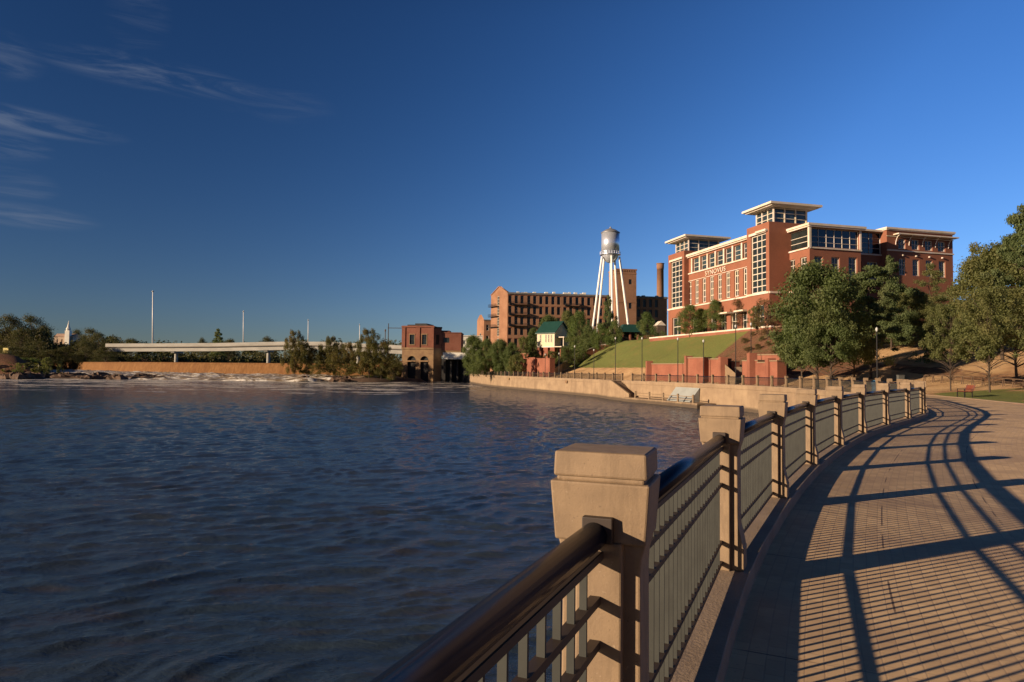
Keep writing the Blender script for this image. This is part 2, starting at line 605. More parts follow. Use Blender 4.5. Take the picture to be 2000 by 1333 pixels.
def vnoise(X, Y, sc, seed=0):
    """cheap smooth value noise"""
    rs = np.random.RandomState(seed); T = rs.rand(256, 256)
    x = X / sc; y = Y / sc
    xi = np.floor(x).astype(int); yi = np.floor(y).astype(int)
    fx = smooth(x - xi); fy = smooth(y - yi)
    g = lambda a, b: T[a % 256, b % 256]
    return (g(xi, yi) * (1 - fx) + g(xi + 1, yi) * fx) * (1 - fy) + (g(xi, yi + 1) * (1 - fx) + g(xi + 1, yi + 1) * fx) * fy


def path_width(X, Y):
    return 6.2 + 2.6 * (1 - smooth((Y - 28) / 20)) + 0 * X


def ground_z(X, Y):
    X = np.asarray(X, float); Y = np.asarray(Y, float)
    d, al = dist_curve(X, Y)
    e, _ = dist_curve(X, Y, EDGE)          # positive = beyond the plateau edge on its right side
    w = path_width(X, Y)
    # EDGE runs from far-left towards the right: its left side (negative) is the plateau
    outside = e > 0
    dd = np.maximum(d - w, 0)
    ee = np.abs(e)
    t = np.where(outside, dd / np.maximum(dd + ee, 1e-3), 1.0)
    near = 1 - smooth((Y - 50) / 28)
    # near the camera a flat lawn first, the bank only behind the trees
    tn = smooth((dd - 11) / 42) * .95 + .055 * smooth(dd / 12)
    prof = t ** 1.12
    t2 = prof * (1 - near) + np.minimum(tn, 1) * near
    g = .46 + .54 * smooth((X - 2) / 30)
    z = 10.2 * g * t2
    z = z + np.where(dd > 2, (vnoise(X, Y, 7, 3) - .5) * .5 * smooth(dd / 12) * (t2 > .03) * (t2 < .985), 0)
    z = np.where(d > 8, np.maximum(z, 4.7 * np.exp(-((X - 15) ** 2 + (Y - 208) ** 2) / 260)), z)
    z = z + np.maximum(0, -e - 90) * .03 * (d > 0)
    z = np.where(d < w + .4, -.16, z)
    z = np.where(d < w + .4, z, np.maximum(z, .0))
    # under the paving the ground falls to the river bed
    z = np.where(d < 3.2, -.16 - 6.4 * smooth((3.2 - d) / 2.2), z)
    # the far bank, beyond the dam
    lb = np.maximum(Y - 505 + .12 * X, np.minimum(-X - .70 * Y, Y - 300))
    zl = -6.5 + 13.0 * smooth(lb / 26 + .3) + 14 * smooth((lb - 60) / 900)
    z = np.where(d < 0, np.maximum(z, zl), z)
    return z


def gz(x, y):
    return float(ground_z(np.array([x]), np.array([y]))[0])


def grid_mesh(name, xs, ys, zfun, matl, attrs=None):
    X, Y = np.meshgrid(xs, ys)
    Z = zfun(X, Y)
    nx, ny = len(xs), len(ys)
    co = np.stack([X.ravel(), Y.ravel(), Z.ravel()], 1).astype(np.float32)
    i = np.arange((ny - 1) * (nx - 1)); r = i // (nx - 1); c = i % (nx - 1)
    a = r * nx + c
    fa = np.stack([a, a + 1, a + nx + 1, a + nx], 1)
    return np_mesh(name, co, fa, matl, attrs(X, Y, Z) if attrs else None)


def np_mesh(name, co, fa, matl, attrs=None, smooth_=True, link=True):
    me = bpy.data.meshes.new(name)
    n, m, k = len(co), len(fa), fa.shape[1]
    me.vertices.add(n); me.vertices.foreach_set('co', np.ascontiguousarray(co, dtype=np.float32).ravel())
    me.loops.add(m * k); me.loops.foreach_set('vertex_index', fa.astype(np.int32).ravel())
    me.polygons.add(m)
    me.polygons.foreach_set('loop_start', np.arange(0, m * k, k, dtype=np.int32))
    me.polygons.foreach_set('loop_total', np.full(m, k, dtype=np.int32))
    me.polygons.foreach_set('use_smooth', np.full(m, smooth_, dtype=bool))
    me.update(calc_edges=True)
    me.materials.append(matl)
    if attrs:
        for key, arr in attrs.items():
            at = me.attributes.new(key, 'FLOAT', 'POINT')
            at.data.foreach_set('value', arr.ravel().astype(np.float32))
    if not link: return me
    o = bpy.data.objects.new(name, me); COL.objects.link(o)
    return o


# ---- ground material
gm = bpy.data.materials.new('ground_cover'); gm.use_nodes = True
t = NT(gm.node_tree); bs = gm.node_tree.nodes['Principled BSDF']
pos = t.node('ShaderNodeNewGeometry').outputs['Position']
at = {}
for k in ('grass', 'mulch'):
    n = t.node('ShaderNodeAttribute'); n.attribute_name = k; at[k] = n.outputs['Fac']
nb = t.noise(pos, .35, 6, .65); nf = t.noise(pos, 3.5, 5, .7); nl = t.noise(pos, .08, 3, .5)
sand = t.mix(t.ramp(nb, .35, .65), (.38, .235, .12), (.56, .37, .195))
sand = t.mix(t.math('MULTIPLY', t.ramp(nl, .5, .7), .5), sand, (.24, .10, .05))
grass = t.mix(t.ramp(nf, .3, .7), (.120, .138, .038), (.180, .195, .062))
grass = t.mix(t.math('MULTIPLY', t.ramp(nb, .48, .72), .65), grass, (.23, .17, .06))
mulch = t.mix(t.ramp(nf, .35, .65), (.10, .048, .028), (.24, .125, .075))
mulch = t.mix(t.math('MULTIPLY', t.ramp(nb, .5, .66), .7), mulch, (.11, .10, .045))
c = t.mix(t.ramp(t.math('ADD', at['mulch'], t.math('MULTIPLY', t.math('SUBTRACT', nb, .5), .9)), .42, .58), sand, mulch)
c = t.mix(t.ramp(t.math('ADD', at['grass'], t.math('MULTIPLY', t.math('SUBTRACT', nb, .5), .9)), .42, .58), c, grass)
t.put(bs.inputs['Base Color'], c)
bs.inputs['Roughness'].default_value = .95; bs.inputs['Specular IOR Level'].default_value = .1
t.put(bs.inputs['Normal'], t.bump(t.math('ADD', nf, t.noise(pos, 14, 3, .6)), .8, .12))


def ground_attrs(X, Y, Z):
    az = X / np.maximum(Y, 1)
    d, _ = dist_curve(X, Y)
    w = path_width(X, Y)
    lawn = smooth((az - .045) / .02) * (1 - smooth((az - (.305 + .0095 * (Z - 5))) / .015)) * smooth((Z - 1.9) / 1.2) * (Y > 70)
    near = (Y < 66) * smooth((d - w) / .6) * (1 - smooth((d - w - 9.5) / 5)) * (Y < 60)
    near = near * (.34 + .5 * vnoise(X, Y, 4, 9))
    grass = np.maximum(lawn, near)
    grass = np.where(X < -150, .1, grass)
    grass = np.maximum(grass, (Y > 200) * (X > -150) * .7)
    grass = np.maximum(grass, (d > 90) * .8)
    mul = smooth((az - .29) / .02) * (Z > 1.5) * (1 - smooth((az - .50) / .05)) * (Y > 66)
    mul = np.maximum(mul, smooth((Z - 5.6) / 1.5) * (az > .4))
    mul = np.maximum(mul, (az <= .05) * 1.0)
    mul = np.where(np.abs(d - w - 12) < 2.0, np.maximum(mul, .55), mul)
    return {'grass': grass, 'mulch': mul}


def axis(segs):
    out = []
    for a, b, st in segs:
        out += list(np.arange(a, b, st))
    return np.array(out + [segs[-1][1]])


ground = grid_mesh('ground', axis([(-4000, -700, 300), (-700, -340, 30), (-340, -40, 8), (-40, 90, .9), (90, 200, 5), (200, 800, 50), (800, 4000, 400)]),
                   axis([(-600, -40, 40), (-40, 0, 4), (0, 75, .7), (75, 215, 1.5), (215, 300, 3), (300, 640, 8), (640, 1000, 60), (1000, 6000, 500)]),
                   ground_z, gm, ground_attrs)
tag(ground, 'ground with green lawn slope, brown mulch and sandy bank rising from the river promenade', 'ground', kind='structure')

# ------------------------------------------------------------------ paving, kerb, wall


def ribbon(name, prof, s0, s1, step, matl, parent=None, uv=False, smooth_=False, wfun=None):
    """sweep a (d,z) profile along the river curve"""
    ss = np.arange(s0, s1, step); ss = np.append(ss, s1)
    n = len(prof); vs = []; uvs = []
    for s in ss:
        for (d, z) in prof:
            dd = wfun(s, d) if wfun else d
            vs.append(rp(s, dd, z)); uvs.append((s, dd))
    fa = []
    for i in range(len(ss) - 1):
        for k in range(n - 1):
            a = i * n + k
            fa.append((a, a + 1, a + n + 1, a + n))
    me = bpy.data.meshes.new(name)
    me.from_pydata([tuple(v) for v in vs], [], fa)
    me.materials.append(matl)
    if uv:
        l = me.uv_layers.new(name='UVMap')
        for p in me.polygons:
            for li in p.loop_indices:
                l.data[li].uv = uvs[me.loops[li].vertex_index]
    if smooth_: me.polygons.foreach_set('use_smooth', [True] * len(me.polygons))
    me.update()
    o = bpy.data.objects.new(name, me); COL.objects.link(o)
    if parent: o.parent = parent
    return o


pm = bpy.data.materials.new('promenade_paving'); pm.use_nodes = True
t = NT(pm.node_tree); bs = pm.node_tree.nodes['Principled BSDF']
uv = t.node('ShaderNodeTexCoord').outputs['UV']
su = t.node('ShaderNodeSeparateXYZ'); t.put(su.inputs[0], uv)
pos = t.node('ShaderNodeNewGeometry').outputs['Position']
br = t.node('ShaderNodeTexBrick')
t.put(br.inputs['Vector'], uv)
br.offset = .5
br.inputs['Color1'].default_value = (.62, .43, .235, 1); br.inputs['Color2'].default_value = (.50, .34, .185, 1)
br.inputs['Mortar'].default_value = (.42, .29, .17, 1)
br.inputs['Scale'].default_value = 1
br.inputs['Brick Width'].default_value = .21; br.inputs['Row Height'].default_value = .105; br.inputs['Mortar Size'].default_value = .005
br.inputs['Mortar Smooth'].default_value = .3
n1 = t.noise(pos, .7, 5, .6); n2 = t.noise(pos, 9, 4, .6)
c = t.mix(t.math('MULTIPLY', t.ramp(n1, .40, .62), .6), br.outputs[0], (.35, .235, .14))
c = t.mix(t.math('MULTIPLY', t.ramp(n2, .45, .75), .30), c, (.62, .44, .25))
pink = t.mix(t.ramp(n2, .3, .7), (.47, .25, .165), (.56, .32, .21))
c = t.mix(t.ramp(su.outputs[1], 6.1, 6.25), c, pink)
n3 = t.noise(pos, .33, 6, .7, .6)
c = t.mix(t.math('MULTIPLY', t.ramp(n3, .52, .66), .50), c, (.27, .18, .12))
n4 = t.noise(pos, 26, 3, .6)
c = t.mix(t.math('MULTIPLY', t.ramp(n4, .62, .74), .35), c, (.20, .13, .09))
# dirt and dark open joints
vj = t.mapping(uv, (.42, 1.0, 1))
br2 = t.node('ShaderNodeTexBrick'); t.put(br2.inputs['Vector'], uv)
br2.offset = .5
br2.inputs['Color1'].default_value = (0, 0, 0, 1); br2.inputs['Color2'].default_value = (0, 0, 0, 1); br2.inputs['Mortar'].default_value = (1, 1, 1, 1)
br2.inputs['Scale'].default_value = 1; br2.inputs['Brick Width'].default_value = 2.4; br2.inputs['Row Height'].default_value = 1.2; br2.inputs['Mortar Size'].default_value = .008
gap = t.math('MULTIPLY', br2.outputs[0], t.ramp(t.noise(pos, .9, 2, .5), .46, .56))
c = t.mix(t.math('MULTIPLY', gap, .8), c, (.06, .035, .03))
t.put(bs.inputs['Base Color'], c)
bs.inputs['Roughness'].default_value = .8; bs.inputs['Specular IOR Level'].default_value = .3
hgt = t.math('SUBTRACT', t.math('MULTIPLY', n2, .5), br.outputs['Fac'])
t.put(bs.inputs['Normal'], t.bump(hgt, .3, .004))


def wf(s, d):
    if d < 1: return d
    q = rc(s)
    return float(path_width(q.x, q.y)) * (d / 10.0) if d >= 2 else d


pav = ribbon('promenade', [(.215, -.02), (3.0, -.02), (6.0, -.02), (8.0, -.02), (10.0, -.02), (10.001, -.3)], 0, RLEN, .5, pm, uv=True, wfun=wf)
tag(pav, 'tan paved promenade curving along the river wall', 'promenade', kind='structure')
edge = ribbon('paving_edge', [(9.95, -.2), (9.95, .015), (10.25, .015), (10.25, -.2)], 0, RLEN, 1.0, KERB, wfun=lambda s, d: float(path_width(rc(s).x, rc(s).y)) + (d - 10))
tag(edge, 'narrow pale concrete edging between promenade and lawn', 'kerb', kind='structure')

kerb = ribbon('kerb', [(.225, -.12), (.225, .112), (.217, .12), (-.27, .12), (-.27, .0)], 0, RLEN, .5, KERB)
tag(kerb, 'raised concrete kerb carrying the railing along the promenade edge', 'kerb', kind='structure')

SN0 = s_near(21.0, 112.0)    # far side of the stair notch
SN1 = s_near(29.3, 88)    # near side
SEND = RLEN
wt = thing('river_wall', (rc(RLEN * .5).x, rc(RLEN * .5).y, -3), 'long tan concrete river wall under the promenade railing', 'wall')
mb_wall = ribbon('wall_face', [(-.268, .05), (-.33, .04), (-.33, -.42), (-.28, -.46), (-.62, -6.0)], 0, RLEN, 1.0, WALLC)
mb_wall.parent = wt; mb_wall.location = -wt.location
# end return of the wall at the far end
e0 = rp(RLEN, .3, 0); e1 = rp(RLEN, 7, 0)
MB().hexa([(e0.x - 1.4, e0.y, -6), (e1.x, e1.y, -6), (e1.x, e1.y + 2, -6), (e0.x - 1.4, e0.y + 2, -6),
           (e0.x - 1.0, e0.y, .1), (e1.x, e1.y, .1), (e1.x, e1.y + 2, .1), (e0.x - 1.0, e0.y + 2, .1)]).build('wall_end', WALLC, wt)
# stained buttress blocks and outfalls on the wall
for s in (s_near(12, 140), s_near(0, 178), s_near(30.3, 66)):
    q = MB()
    a = [rp(s - .5, -.34, -.9), rp(s + .5, -.34, -.9), rp(s + .5, -.62, -.9), rp(s - .5, -.62, -.9)]
    b = [rp(s - .5, -.30, -.35), rp(s + .5, -.30, -.35), rp(s + .5, -.5, -.35), rp(s - .5, -.5, -.35)]
    q.hexa(a + b).build('outfall_box', STONEW, wt)

# lower landing with steps and pale ramp between the two walls
lt = thing('river_landing', rp((SN0 + SN1) / 2, -2, -3.4), 'low concrete landing with steps at the foot of the river wall', 'landing')
nl_ = 14
q = MB()
ss = np.linspace(SN1 + 3.5, SN0 - 1, nl_)
for i in range(nl_ - 1):
    a, b = ss[i], ss[i + 1]
    q.hexa([rp(a, -.45, -6), rp(a, -3.4, -6), rp(b, -3.4, -6), rp(b, -.45, -6), rp(a, -.45, -2.55), rp(a, -3.4, -2.55), rp(b, -3.4, -2.55), rp(b, -.45, -2.55)])
q.build('platform', WALLC, lt)
q = MB()
NSTEP = 12
for i in range(NSTEP):
    sa = SN0 + 4.5 - i * .42; zt = .0 - (i + 1) * .2
    q.hexa([rp(sa, -.5, -3), rp(sa - .42, -.5, -3), rp(sa - .42, -2.0, -3), rp(sa, -2.0, -3), rp(sa, -.5, zt), rp(sa - .42, -.5, zt), rp(sa - .42, -2.0, zt), rp(sa, -2.0, zt)])
q.build('stair', KERB, lt)
q = MB()   # sloped cheek wall on the river side of the stair
sa, sb = SN0 + 4.8, SN0 - 1.4
q.hexa([rp(sb, -2.02, -6), rp(sb, -2.5, -6), rp(sa, -2.5, -6), rp(sa, -2.02, -6), rp(sb, -2.02, -2.0), rp(sb, -2.35, -2.0), rp(sa, -2.35, .1), rp(sa, -2.02, .1)])
sc_ = SN0 + 14
q.hexa([rp(sa, -.5, -6), rp(sa, -2.5, -6), rp(sc_, -.8, -6), rp(sc_, -.4, -6), rp(sa, -.35, .1), rp(sa, -2.35, .1), rp(sc_, -.5, .1), rp(sc_, -.3, .1)])
q.build('cheek_wall', WALLC, lt)
q = MB()
sr0, sr1 = SN1 + 7.5, SN1 + 13.5
for i in range(8):
    a = sr0 + (sr1 - sr0) * i / 8; b = sr0 + (sr1 - sr0) * (i + 1) / 8
    q.hexa([rp(a, -.5, -3), rp(a, -2.2, -3), rp(b, -2.2, -3), rp(b, -.5, -3), rp(a, -.42, -.55), rp(a, -2.0, -2.45), rp(b, -2.0, -2.45), rp(b, -.42, -.55)])
q.build('ramp', PALEC, lt)
q = MB()
for i in range(5):
    s = SN1 + 5 + i * 3.9
    p = rp(s, -3.1, 0)
    q.lathe((p.x, p.y, 0), [(.16, -2.55), (.16, -1.6), (.19, -1.55), (.12, -1.4)], 8)
for i in range(4):
    for zz in (-1.7, -2.1):
        q.tube(rp(SN1 + 5 + i * 3.9, -3.1, zz), rp(SN1 + 8.9 + i * 3.9, -3.1, zz), .05, n=5)
q.build('barrier', STONE, lt)

# ------------------------------------------------------------------ railing: posts, hand rail, baluster panels
rl = thing('railing', (rp(S1, 0, .12)), 'black and tan promenade railing with stone posts curving along the river', 'railing')


def post_meshes():
    """local: x = along the rail, y = across, z up from the kerb"""
    m = MB()
    T = .098
    prof = [(.176, 0), (.176, .175), (.170, .185), (.167, .21), (.137, .34), (.133, .40), (.130, .89), (.134, .94), (.146, .985), (.146, 1.01)]
    vs = []; n = len(prof)
    for x in (-T, T):
        for hw, z in prof: vs.append((x, hw, z))
        for hw, z in reversed(prof): vs.append((x, -hw, z))
    N = 2 * n
    fs = [(i, i + 1, N + i + 1, N + i) for i in range(N - 1)] + [(N - 1, 0, N, 2 * N - 1)]
    for k in range(n - 1):
        fs.append((k, N - 1 - k, N - 2 - k, k + 1)); fs.append((N + k, N + k + 1, N + N - 2 - k, N + N - 1 - k))
    m.add(vs, fs)
    # pilaster on the rail line
    m.box(-.141, .141, -.076, .076, 0, .995)
    # head block, slightly wider at the top
    b, tt = .150, .165
    bx, tx = .128, .140
    m.hexa([(-bx, -b, .990), (bx, -b, .990), (bx, b, .990), (-bx, b, .990), (-tx, -tt, 1.186), (tx, -tt, 1.186), (tx, tt, 1.186), (-tx, tt, 1.186)])
    m.hexa([(-.124, -.146, 1.184), (.124, -.146, 1.184), (.124, .146, 1.184), (-.124, .146, 1.184), (-.124, -.146, 1.203), (.124, -.146, 1.203), (.124, .146, 1.203), (-.124, .146, 1.203)])
    body = m
    c = MB()
    k0, k1 = .156, .153
    c.hexa([(-.132, -k0, 1.200), (.132, -k0, 1.200), (.132, k0, 1.200), (-.132, k0, 1.200), (-.129, -k1, 1.283), (.129, -k1, 1.283), (.129, k1, 1.283), (-.129, k1, 1.283)])
    s = MB()
    s.box(.120, .162, -.050, .050, .996, 1.078)
    return body, c, s


bodyM, capM, slM = post_meshes()
post0 = bodyM.build('post', STONE, rl, bevel=.007, local=True)
cap0 = capM.build('cap', STONE, post0, bevel=.008, local=True)
slv0 = slM.build('rail_bracket', MIDRAIL, post0, bevel=.004, local=True)
slv1 = slv0.copy(); COL.objects.link(slv1); slv1.parent = post0; slv1.rotation_euler = (0, 0, math.pi)
HR = 1.02        # hand rail centre above kerb


def panel_meshes(L):
    half = L / 2 - .15
    bars = MB(); n = 26
    for i in range(n):
        x = -half + .125 + (2 * half - .25) * i / (n - 1)
        bars.box(x - .0055, x + .0055, -.0115, .0115, .055, .965)
    rails = MB()
    for z, h, yy in ((.955, .012, .026), (.81, .013, .017), (.67, .013, .017), (.22, .013, .017), (.06, .014, .017)):
        rails.box(-half - .02, half + .02, -yy, yy, z - h, z + h)
    hand = MB()
    hand.tube((-half - .02, 0, HR), (half + .02, 0, HR), .043, n=24)
    return bars, rails, hand


pb, pr_, ph = panel_meshes(SPAN)
panel0 = pb.build('baluster_panel', BARM, rl, local=True)
rails0 = pr_.build('cross_rails', MIDRAIL, panel0, local=True)
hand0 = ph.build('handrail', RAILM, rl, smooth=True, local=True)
K0 = -2
NP = int((RLEN - S1) / SPAN)
base = Vector(rl.location)
posts_s = [S1 + k * SPAN for k in range(K0, 1)] + [s_near(*c) for c in CTRL[4:14]]
while posts_s[-1] + SPAN < RLEN: posts_s.append(posts_s[-1] + SPAN)
first = True
STEPGAP = (SN0 + .2, SN0 + SPAN)
pp = [rc(s) for s in posts_s]
for i, s in enumerate(posts_s):
    p = pp[i]
    t_ = rt(s); ang = math.atan2(t_.y, t_.x)
    if i == 0:
        po = post0; co_ = cap0; sv = slv0
    else:
        po = post0.copy(); COL.objects.link(po); po.parent = rl
        co_ = cap0.copy(); COL.objects.link(co_); co_.parent = po
        sv = slv0.copy(); COL.objects.link(sv); sv.parent = po
        sv = slv0.copy(); COL.objects.link(sv); sv.parent = po; sv.rotation_euler = (0, 0, math.pi)
    po.location = (p.x - base.x, p.y - base.y, .12 - base.z); po.rotation_euler = (0, 0, ang + (R(3) if abs(s - S1) < .1 else 0) + random.Random(i).uniform(-.01, .01))
    if i + 1 < len(posts_s):
        q = pp[i + 1]; mid = (p + q) / 2; v = q - p; L = v.length; a = math.atan2(v.y, v.x)
        sm = (s + posts_s[i + 1]) / 2
        if STEPGAP[0] < sm < STEPGAP[1]: continue
        if i == 0:
            pa, ra, ha = panel0, rails0, hand0
        else:
            pa = panel0.copy(); COL.objects.link(pa); pa.parent = rl
            ra = rails0.copy(); COL.objects.link(ra); ra.parent = pa
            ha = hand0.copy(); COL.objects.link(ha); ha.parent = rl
        for o_ in (pa, ha):
            o_.location = (mid.x - base.x, mid.y - base.y, .12 - base.z); o_.rotation_euler = (0, 0, a)
            o_.scale = ((L - .30) / (SPAN - .30), 1, 1)

# ------------------------------------------------------------------ water
wm = bpy.data.materials.new('river_water'); wm.use_nodes = True
t = NT(wm.node_tree); bs = wm.node_tree.nodes['Principled BSDF']
pos = t.node('ShaderNodeNewGeometry').outputs['Position']
fa_ = t.node('ShaderNodeAttribute'); fa_.attribute_name = 'foam'
nA = t.noise(t.mapping(pos, (1.0, 1.9, 1), (0, 0, R(-14))), 2.2, 5, .62, .4)
nB = t.noise(t.mapping(pos, (1.0, 2.0, 1), (0, 0, R(-10))), 6.5, 5, .65, .3)
nC = t.noise(t.mapping(pos, (.35, 1.2, 1), (0, 0, R(-10))), .9, 6, .7, .5)
nF = t.noise(t.mapping(pos, (.30, .42, 1), (0, 0, R(-6))), .34, 9, .75, .5)
foamn = t.math('MULTIPLY', t.ramp(t.math('ADD', nF, t.math('MULTIPLY', fa_.outputs['Fac'], .13)), .575, .61), t.ramp(t.noise(pos, 3.0, 5, .7), .35, .6, .35, 1))
fl = t.math('MULTIPLY', t.ramp(t.noise(t.mapping(pos, (1, 1.6, 1)), 5.0, 6, .75), .745, .80), t.ramp(t.noise(pos, .16, 2, .5), .52, .62))
foamf = t.math('MAXIMUM', t.math('MULTIPLY', foamn, t.ramp(fa_.outputs['Fac'], .02, .15)), t.math('MULTIPLY', fl, .8))
big = t.noise(pos, .12, 3, .5)
basec = t.mix(t.ramp(big, .35, .65), (.022, .036, .056), (.030, .040, .054))
lowp = t.ramp(t.noise(t.mapping(pos, (.5, 1.1, 1)), 1.1, 4, .6), .50, .70)
sepw = t.node('ShaderNodeSeparateXYZ'); t.put(sepw.inputs[0], pos)
nearb = t.ramp(t.vmath('LENGTH', pos, out=1), 8, 60, .55, .15)
basec = t.mix(t.math('MULTIPLY', lowp, nearb), basec, (.040, .033, .031))
t.put(bs.inputs['Base Color'], t.mix(foamf, basec, (.62, .55, .45)))
t.put(bs.inputs['Roughness'], t.math('ADD', .09, t.math('MULTIPLY', foamf, .6)))
bs.inputs['IOR'].default_value = 1.33
bs.inputs['Specular IOR Level'].default_value = .5
hh = t.math('ADD', nA, t.math('MULTIPLY', nB, .5))
t.put(bs.inputs['Normal'], t.bump(t.math('MULTIPLY', hh, t.ramp(t.vmath('LENGTH', pos, out=1), 20, 190, .50, 4.5)), 1.0, .065))


def wave_h(X, Y):
    rs = np.random.RandomState(5); z = np.zeros_like(X)
    r = np.hypot(X, Y)
    wx = X + .9 * (vnoise(X, Y, 3.5, 21) - .5) * 2; wy = Y + .9 * (vnoise(X, Y, 3.0, 22) - .5) * 2
    for k in range(24):
        lam = .22 * (1.5 / .22) ** (k / 23.0)
        a = math.radians(112 + rs.uniform(-26, 26))
        ph = rs.uniform(0, 6.28)
        amp = .0130 * lam
        fade = np.clip(1.7 - r / (lam * 66), 0, 1)
        u = 2 * math.pi * (wx * math.cos(a) + wy * math.sin(a)) / lam + ph
        # narrow crests, wide troughs, coming in groups
        grp = .45 + 1.1 * vnoise(X * math.cos(a) + Y * math.sin(a) + 50 * k, X * math.sin(a) - Y * math.cos(a), lam * 3.2, 100 + k)
        z += amp * fade * grp * (1.5 * (1 - np.abs(np.sin(u / 2))) ** 1.3 - .5)
    return z


def water_z(X, Y):
    return -3.2 + wave_h(X, Y)


rr = np.concatenate([np.array([0.0]), 2.0 * np.exp(np.linspace(0, math.log(330 / 2.0), 860)), np.array([420.0, 700.0, 1500.0, 4000.0])])
ang = np.radians(np.concatenate([np.arange(-180, -60, 6.0), np.arange(-60, 40, .17), np.arange(40, 180.1, 6.0)]))
AA, RR = np.meshgrid(ang, rr)
WX = RR * np.sin(AA); WY = RR * np.cos(AA)
WZ = water_z(WX, WY)
WZ[RR > 335] = -3.3
nx = len(ang); ny = len(rr)
i = np.arange((ny - 1) * (nx - 1)); r_ = i // (nx - 1); c_ = i % (nx - 1); a_ = r_ * nx + c_
fa = np.stack([a_, a_ + nx, a_ + nx + 1, a_ + 1], 1)
foam = smooth((WY - 95) / 110) * (1 - smooth((WX + 45 + 0 * WY) / 60)) * .75
foam = foam * (.35 + .9 * vnoise(WX, WY, 22, 44)) + .9 * smooth((WY - 205) / 30) * (WX < -70)
river = np_mesh('river', np.stack([WX.ravel(), WY.ravel(), WZ.ravel()], 1), fa, wm, {'foam': foam})
tag(river, 'wide dark blue rippled river', 'river', kind='structure')

# ------------------------------------------------------------------ dam and rapids
DAMP = [(-330, 468), (-275, 420), (-178, 330), (-98, 290), (-46, 268)]
DAMC = catmull(DAMP, 16)
dm = bpy.data.materials.new('falling_muddy_water'); dm.use_nodes = True
t = NT(dm.node_tree); bs = dm.node_tree.nodes['Principled BSDF']
pos = t.node('ShaderNodeNewGeometry').outputs['Position']
n1 = t.noise(t.mapping(pos, (1, 1, .05)), 1.2, 5, .65); n2 = t.noise(t.mapping(pos, (1, 1, .15)), .12, 3, .6)
c = t.mix(t.ramp(n1, .35, .68), (.125, .058, .019), (.20, .10, .038))
c = t.mix(t.math('MULTIPLY', t.ramp(n2, .45, .7), .6), c, (.11, .045, .016))
t.put(bs.inputs['Base Color'], c); bs.inputs['Roughness'].default_value = .85; bs.inputs['Specular IOR Level'].default_value = .15
dam = thing('dam', (-178, 330, -2), 'low dam across the river with muddy orange water sliding over it', 'dam')
q = MB()
for i in range(len(DAMC) - 1):
    a, b = DAMC[i], DAMC[i + 1]; v = (b - a).normalized(); n = Vector((v.y, -v.x, 0))
    prof = [(0, 3.55), (.7, 3.35), (1.3, 2.5), (1.8, .6), (2.6, -1.9), (2.7, -4)]
    for k in range(len(prof) - 1):
        (d0, z0), (d1, z1) = prof[k], prof[k + 1]
        q.add([a + n * d0 + Vector((0, 0, z0)), a + n * d1 + Vector((0, 0, z1)), b + n * d1 + Vector((0, 0, z1)), b + n * d0 + Vector((0, 0, z0))], [(0, 1, 2, 3)])
q.build('water_sheet', dm, dam, smooth=True)
q = MB()
for i in range(len(DAMC) - 1):
    a, b = DAMC[i], DAMC[i + 1]; v = (b - a).normalized(); n = Vector((v.y, -v.x, 0))
    q.hexa([a + n * -.2 + Vector((0, 0, -6)), b + n * -.2 + Vector((0, 0, -6)), b - n * 3 + Vector((0, 0, -6)), a - n * 3 + Vector((0, 0, -6)),
            a + n * -.2 + Vector((0, 0, 3.45)), b + n * -.2 + Vector((0, 0, 3.45)), b - n * 3 + Vector((0, 0, 3.45)), a - n * 3 + Vector((0, 0, 3.45))])
q.build('crest', STONEW, dam)
# water held above the dam
q = MB()
pts = [DAMC[i] for i in range(0, len(DAMC), 8)] + [DAMC[-1]]
vs = [(p.x, p.y + 1, 3.52) for p in pts] + [(-20, 290, 3.52), (0, 560, 3.52), (-500, 620, 3.52), (-700, 560, 3.52)]
up = MB().add(vs, [tuple(range(len(vs)))]).build('upstream_water', wm)
tag(up, 'calm river surface above the dam', 'river', kind='structure')

rm = bpy.data.materials.new('white_water'); rm.use_nodes = True
t = NT(rm.node_tree); bs = rm.node_tree.nodes['Principled BSDF']
pos = t.node('ShaderNodeNewGeometry').outputs['Position']
n1 = t.noise(t.mapping(pos, (.35, 1, 1)), .55, 7, .72, .6)
c = t.mix(t.ramp(n1, .46, .60), (.20, .145, .09), (.72, .68, .61))
c = t.mix(t.ramp(t.noise(t.mapping(pos, (.4, 1, 1)), .25, 5, .7), .60, .68), c, (.05, .045, .05))
t.put(bs.inputs['Base Color'], c); bs.inputs['Roughness'].default_value = .5
t.put(bs.inputs['Normal'], t.bump(n1, 1.0, .5))


def rapid_z(X, Y):
    # distance downstream of the dam
    D = np.array([(p.x, p.y) for p in DAMC[::4]])
    d, _ = dist_curve(X, Y, D, signed=False)
    zz = -1.55 - 1.9 * smooth((d - 8) / 70)
    return zz + 1.1 * (vnoise(X * .5, Y, 3.0, 61) - .5) + .7 * (vnoise(X * .5, Y, 1.3, 62) - .5)


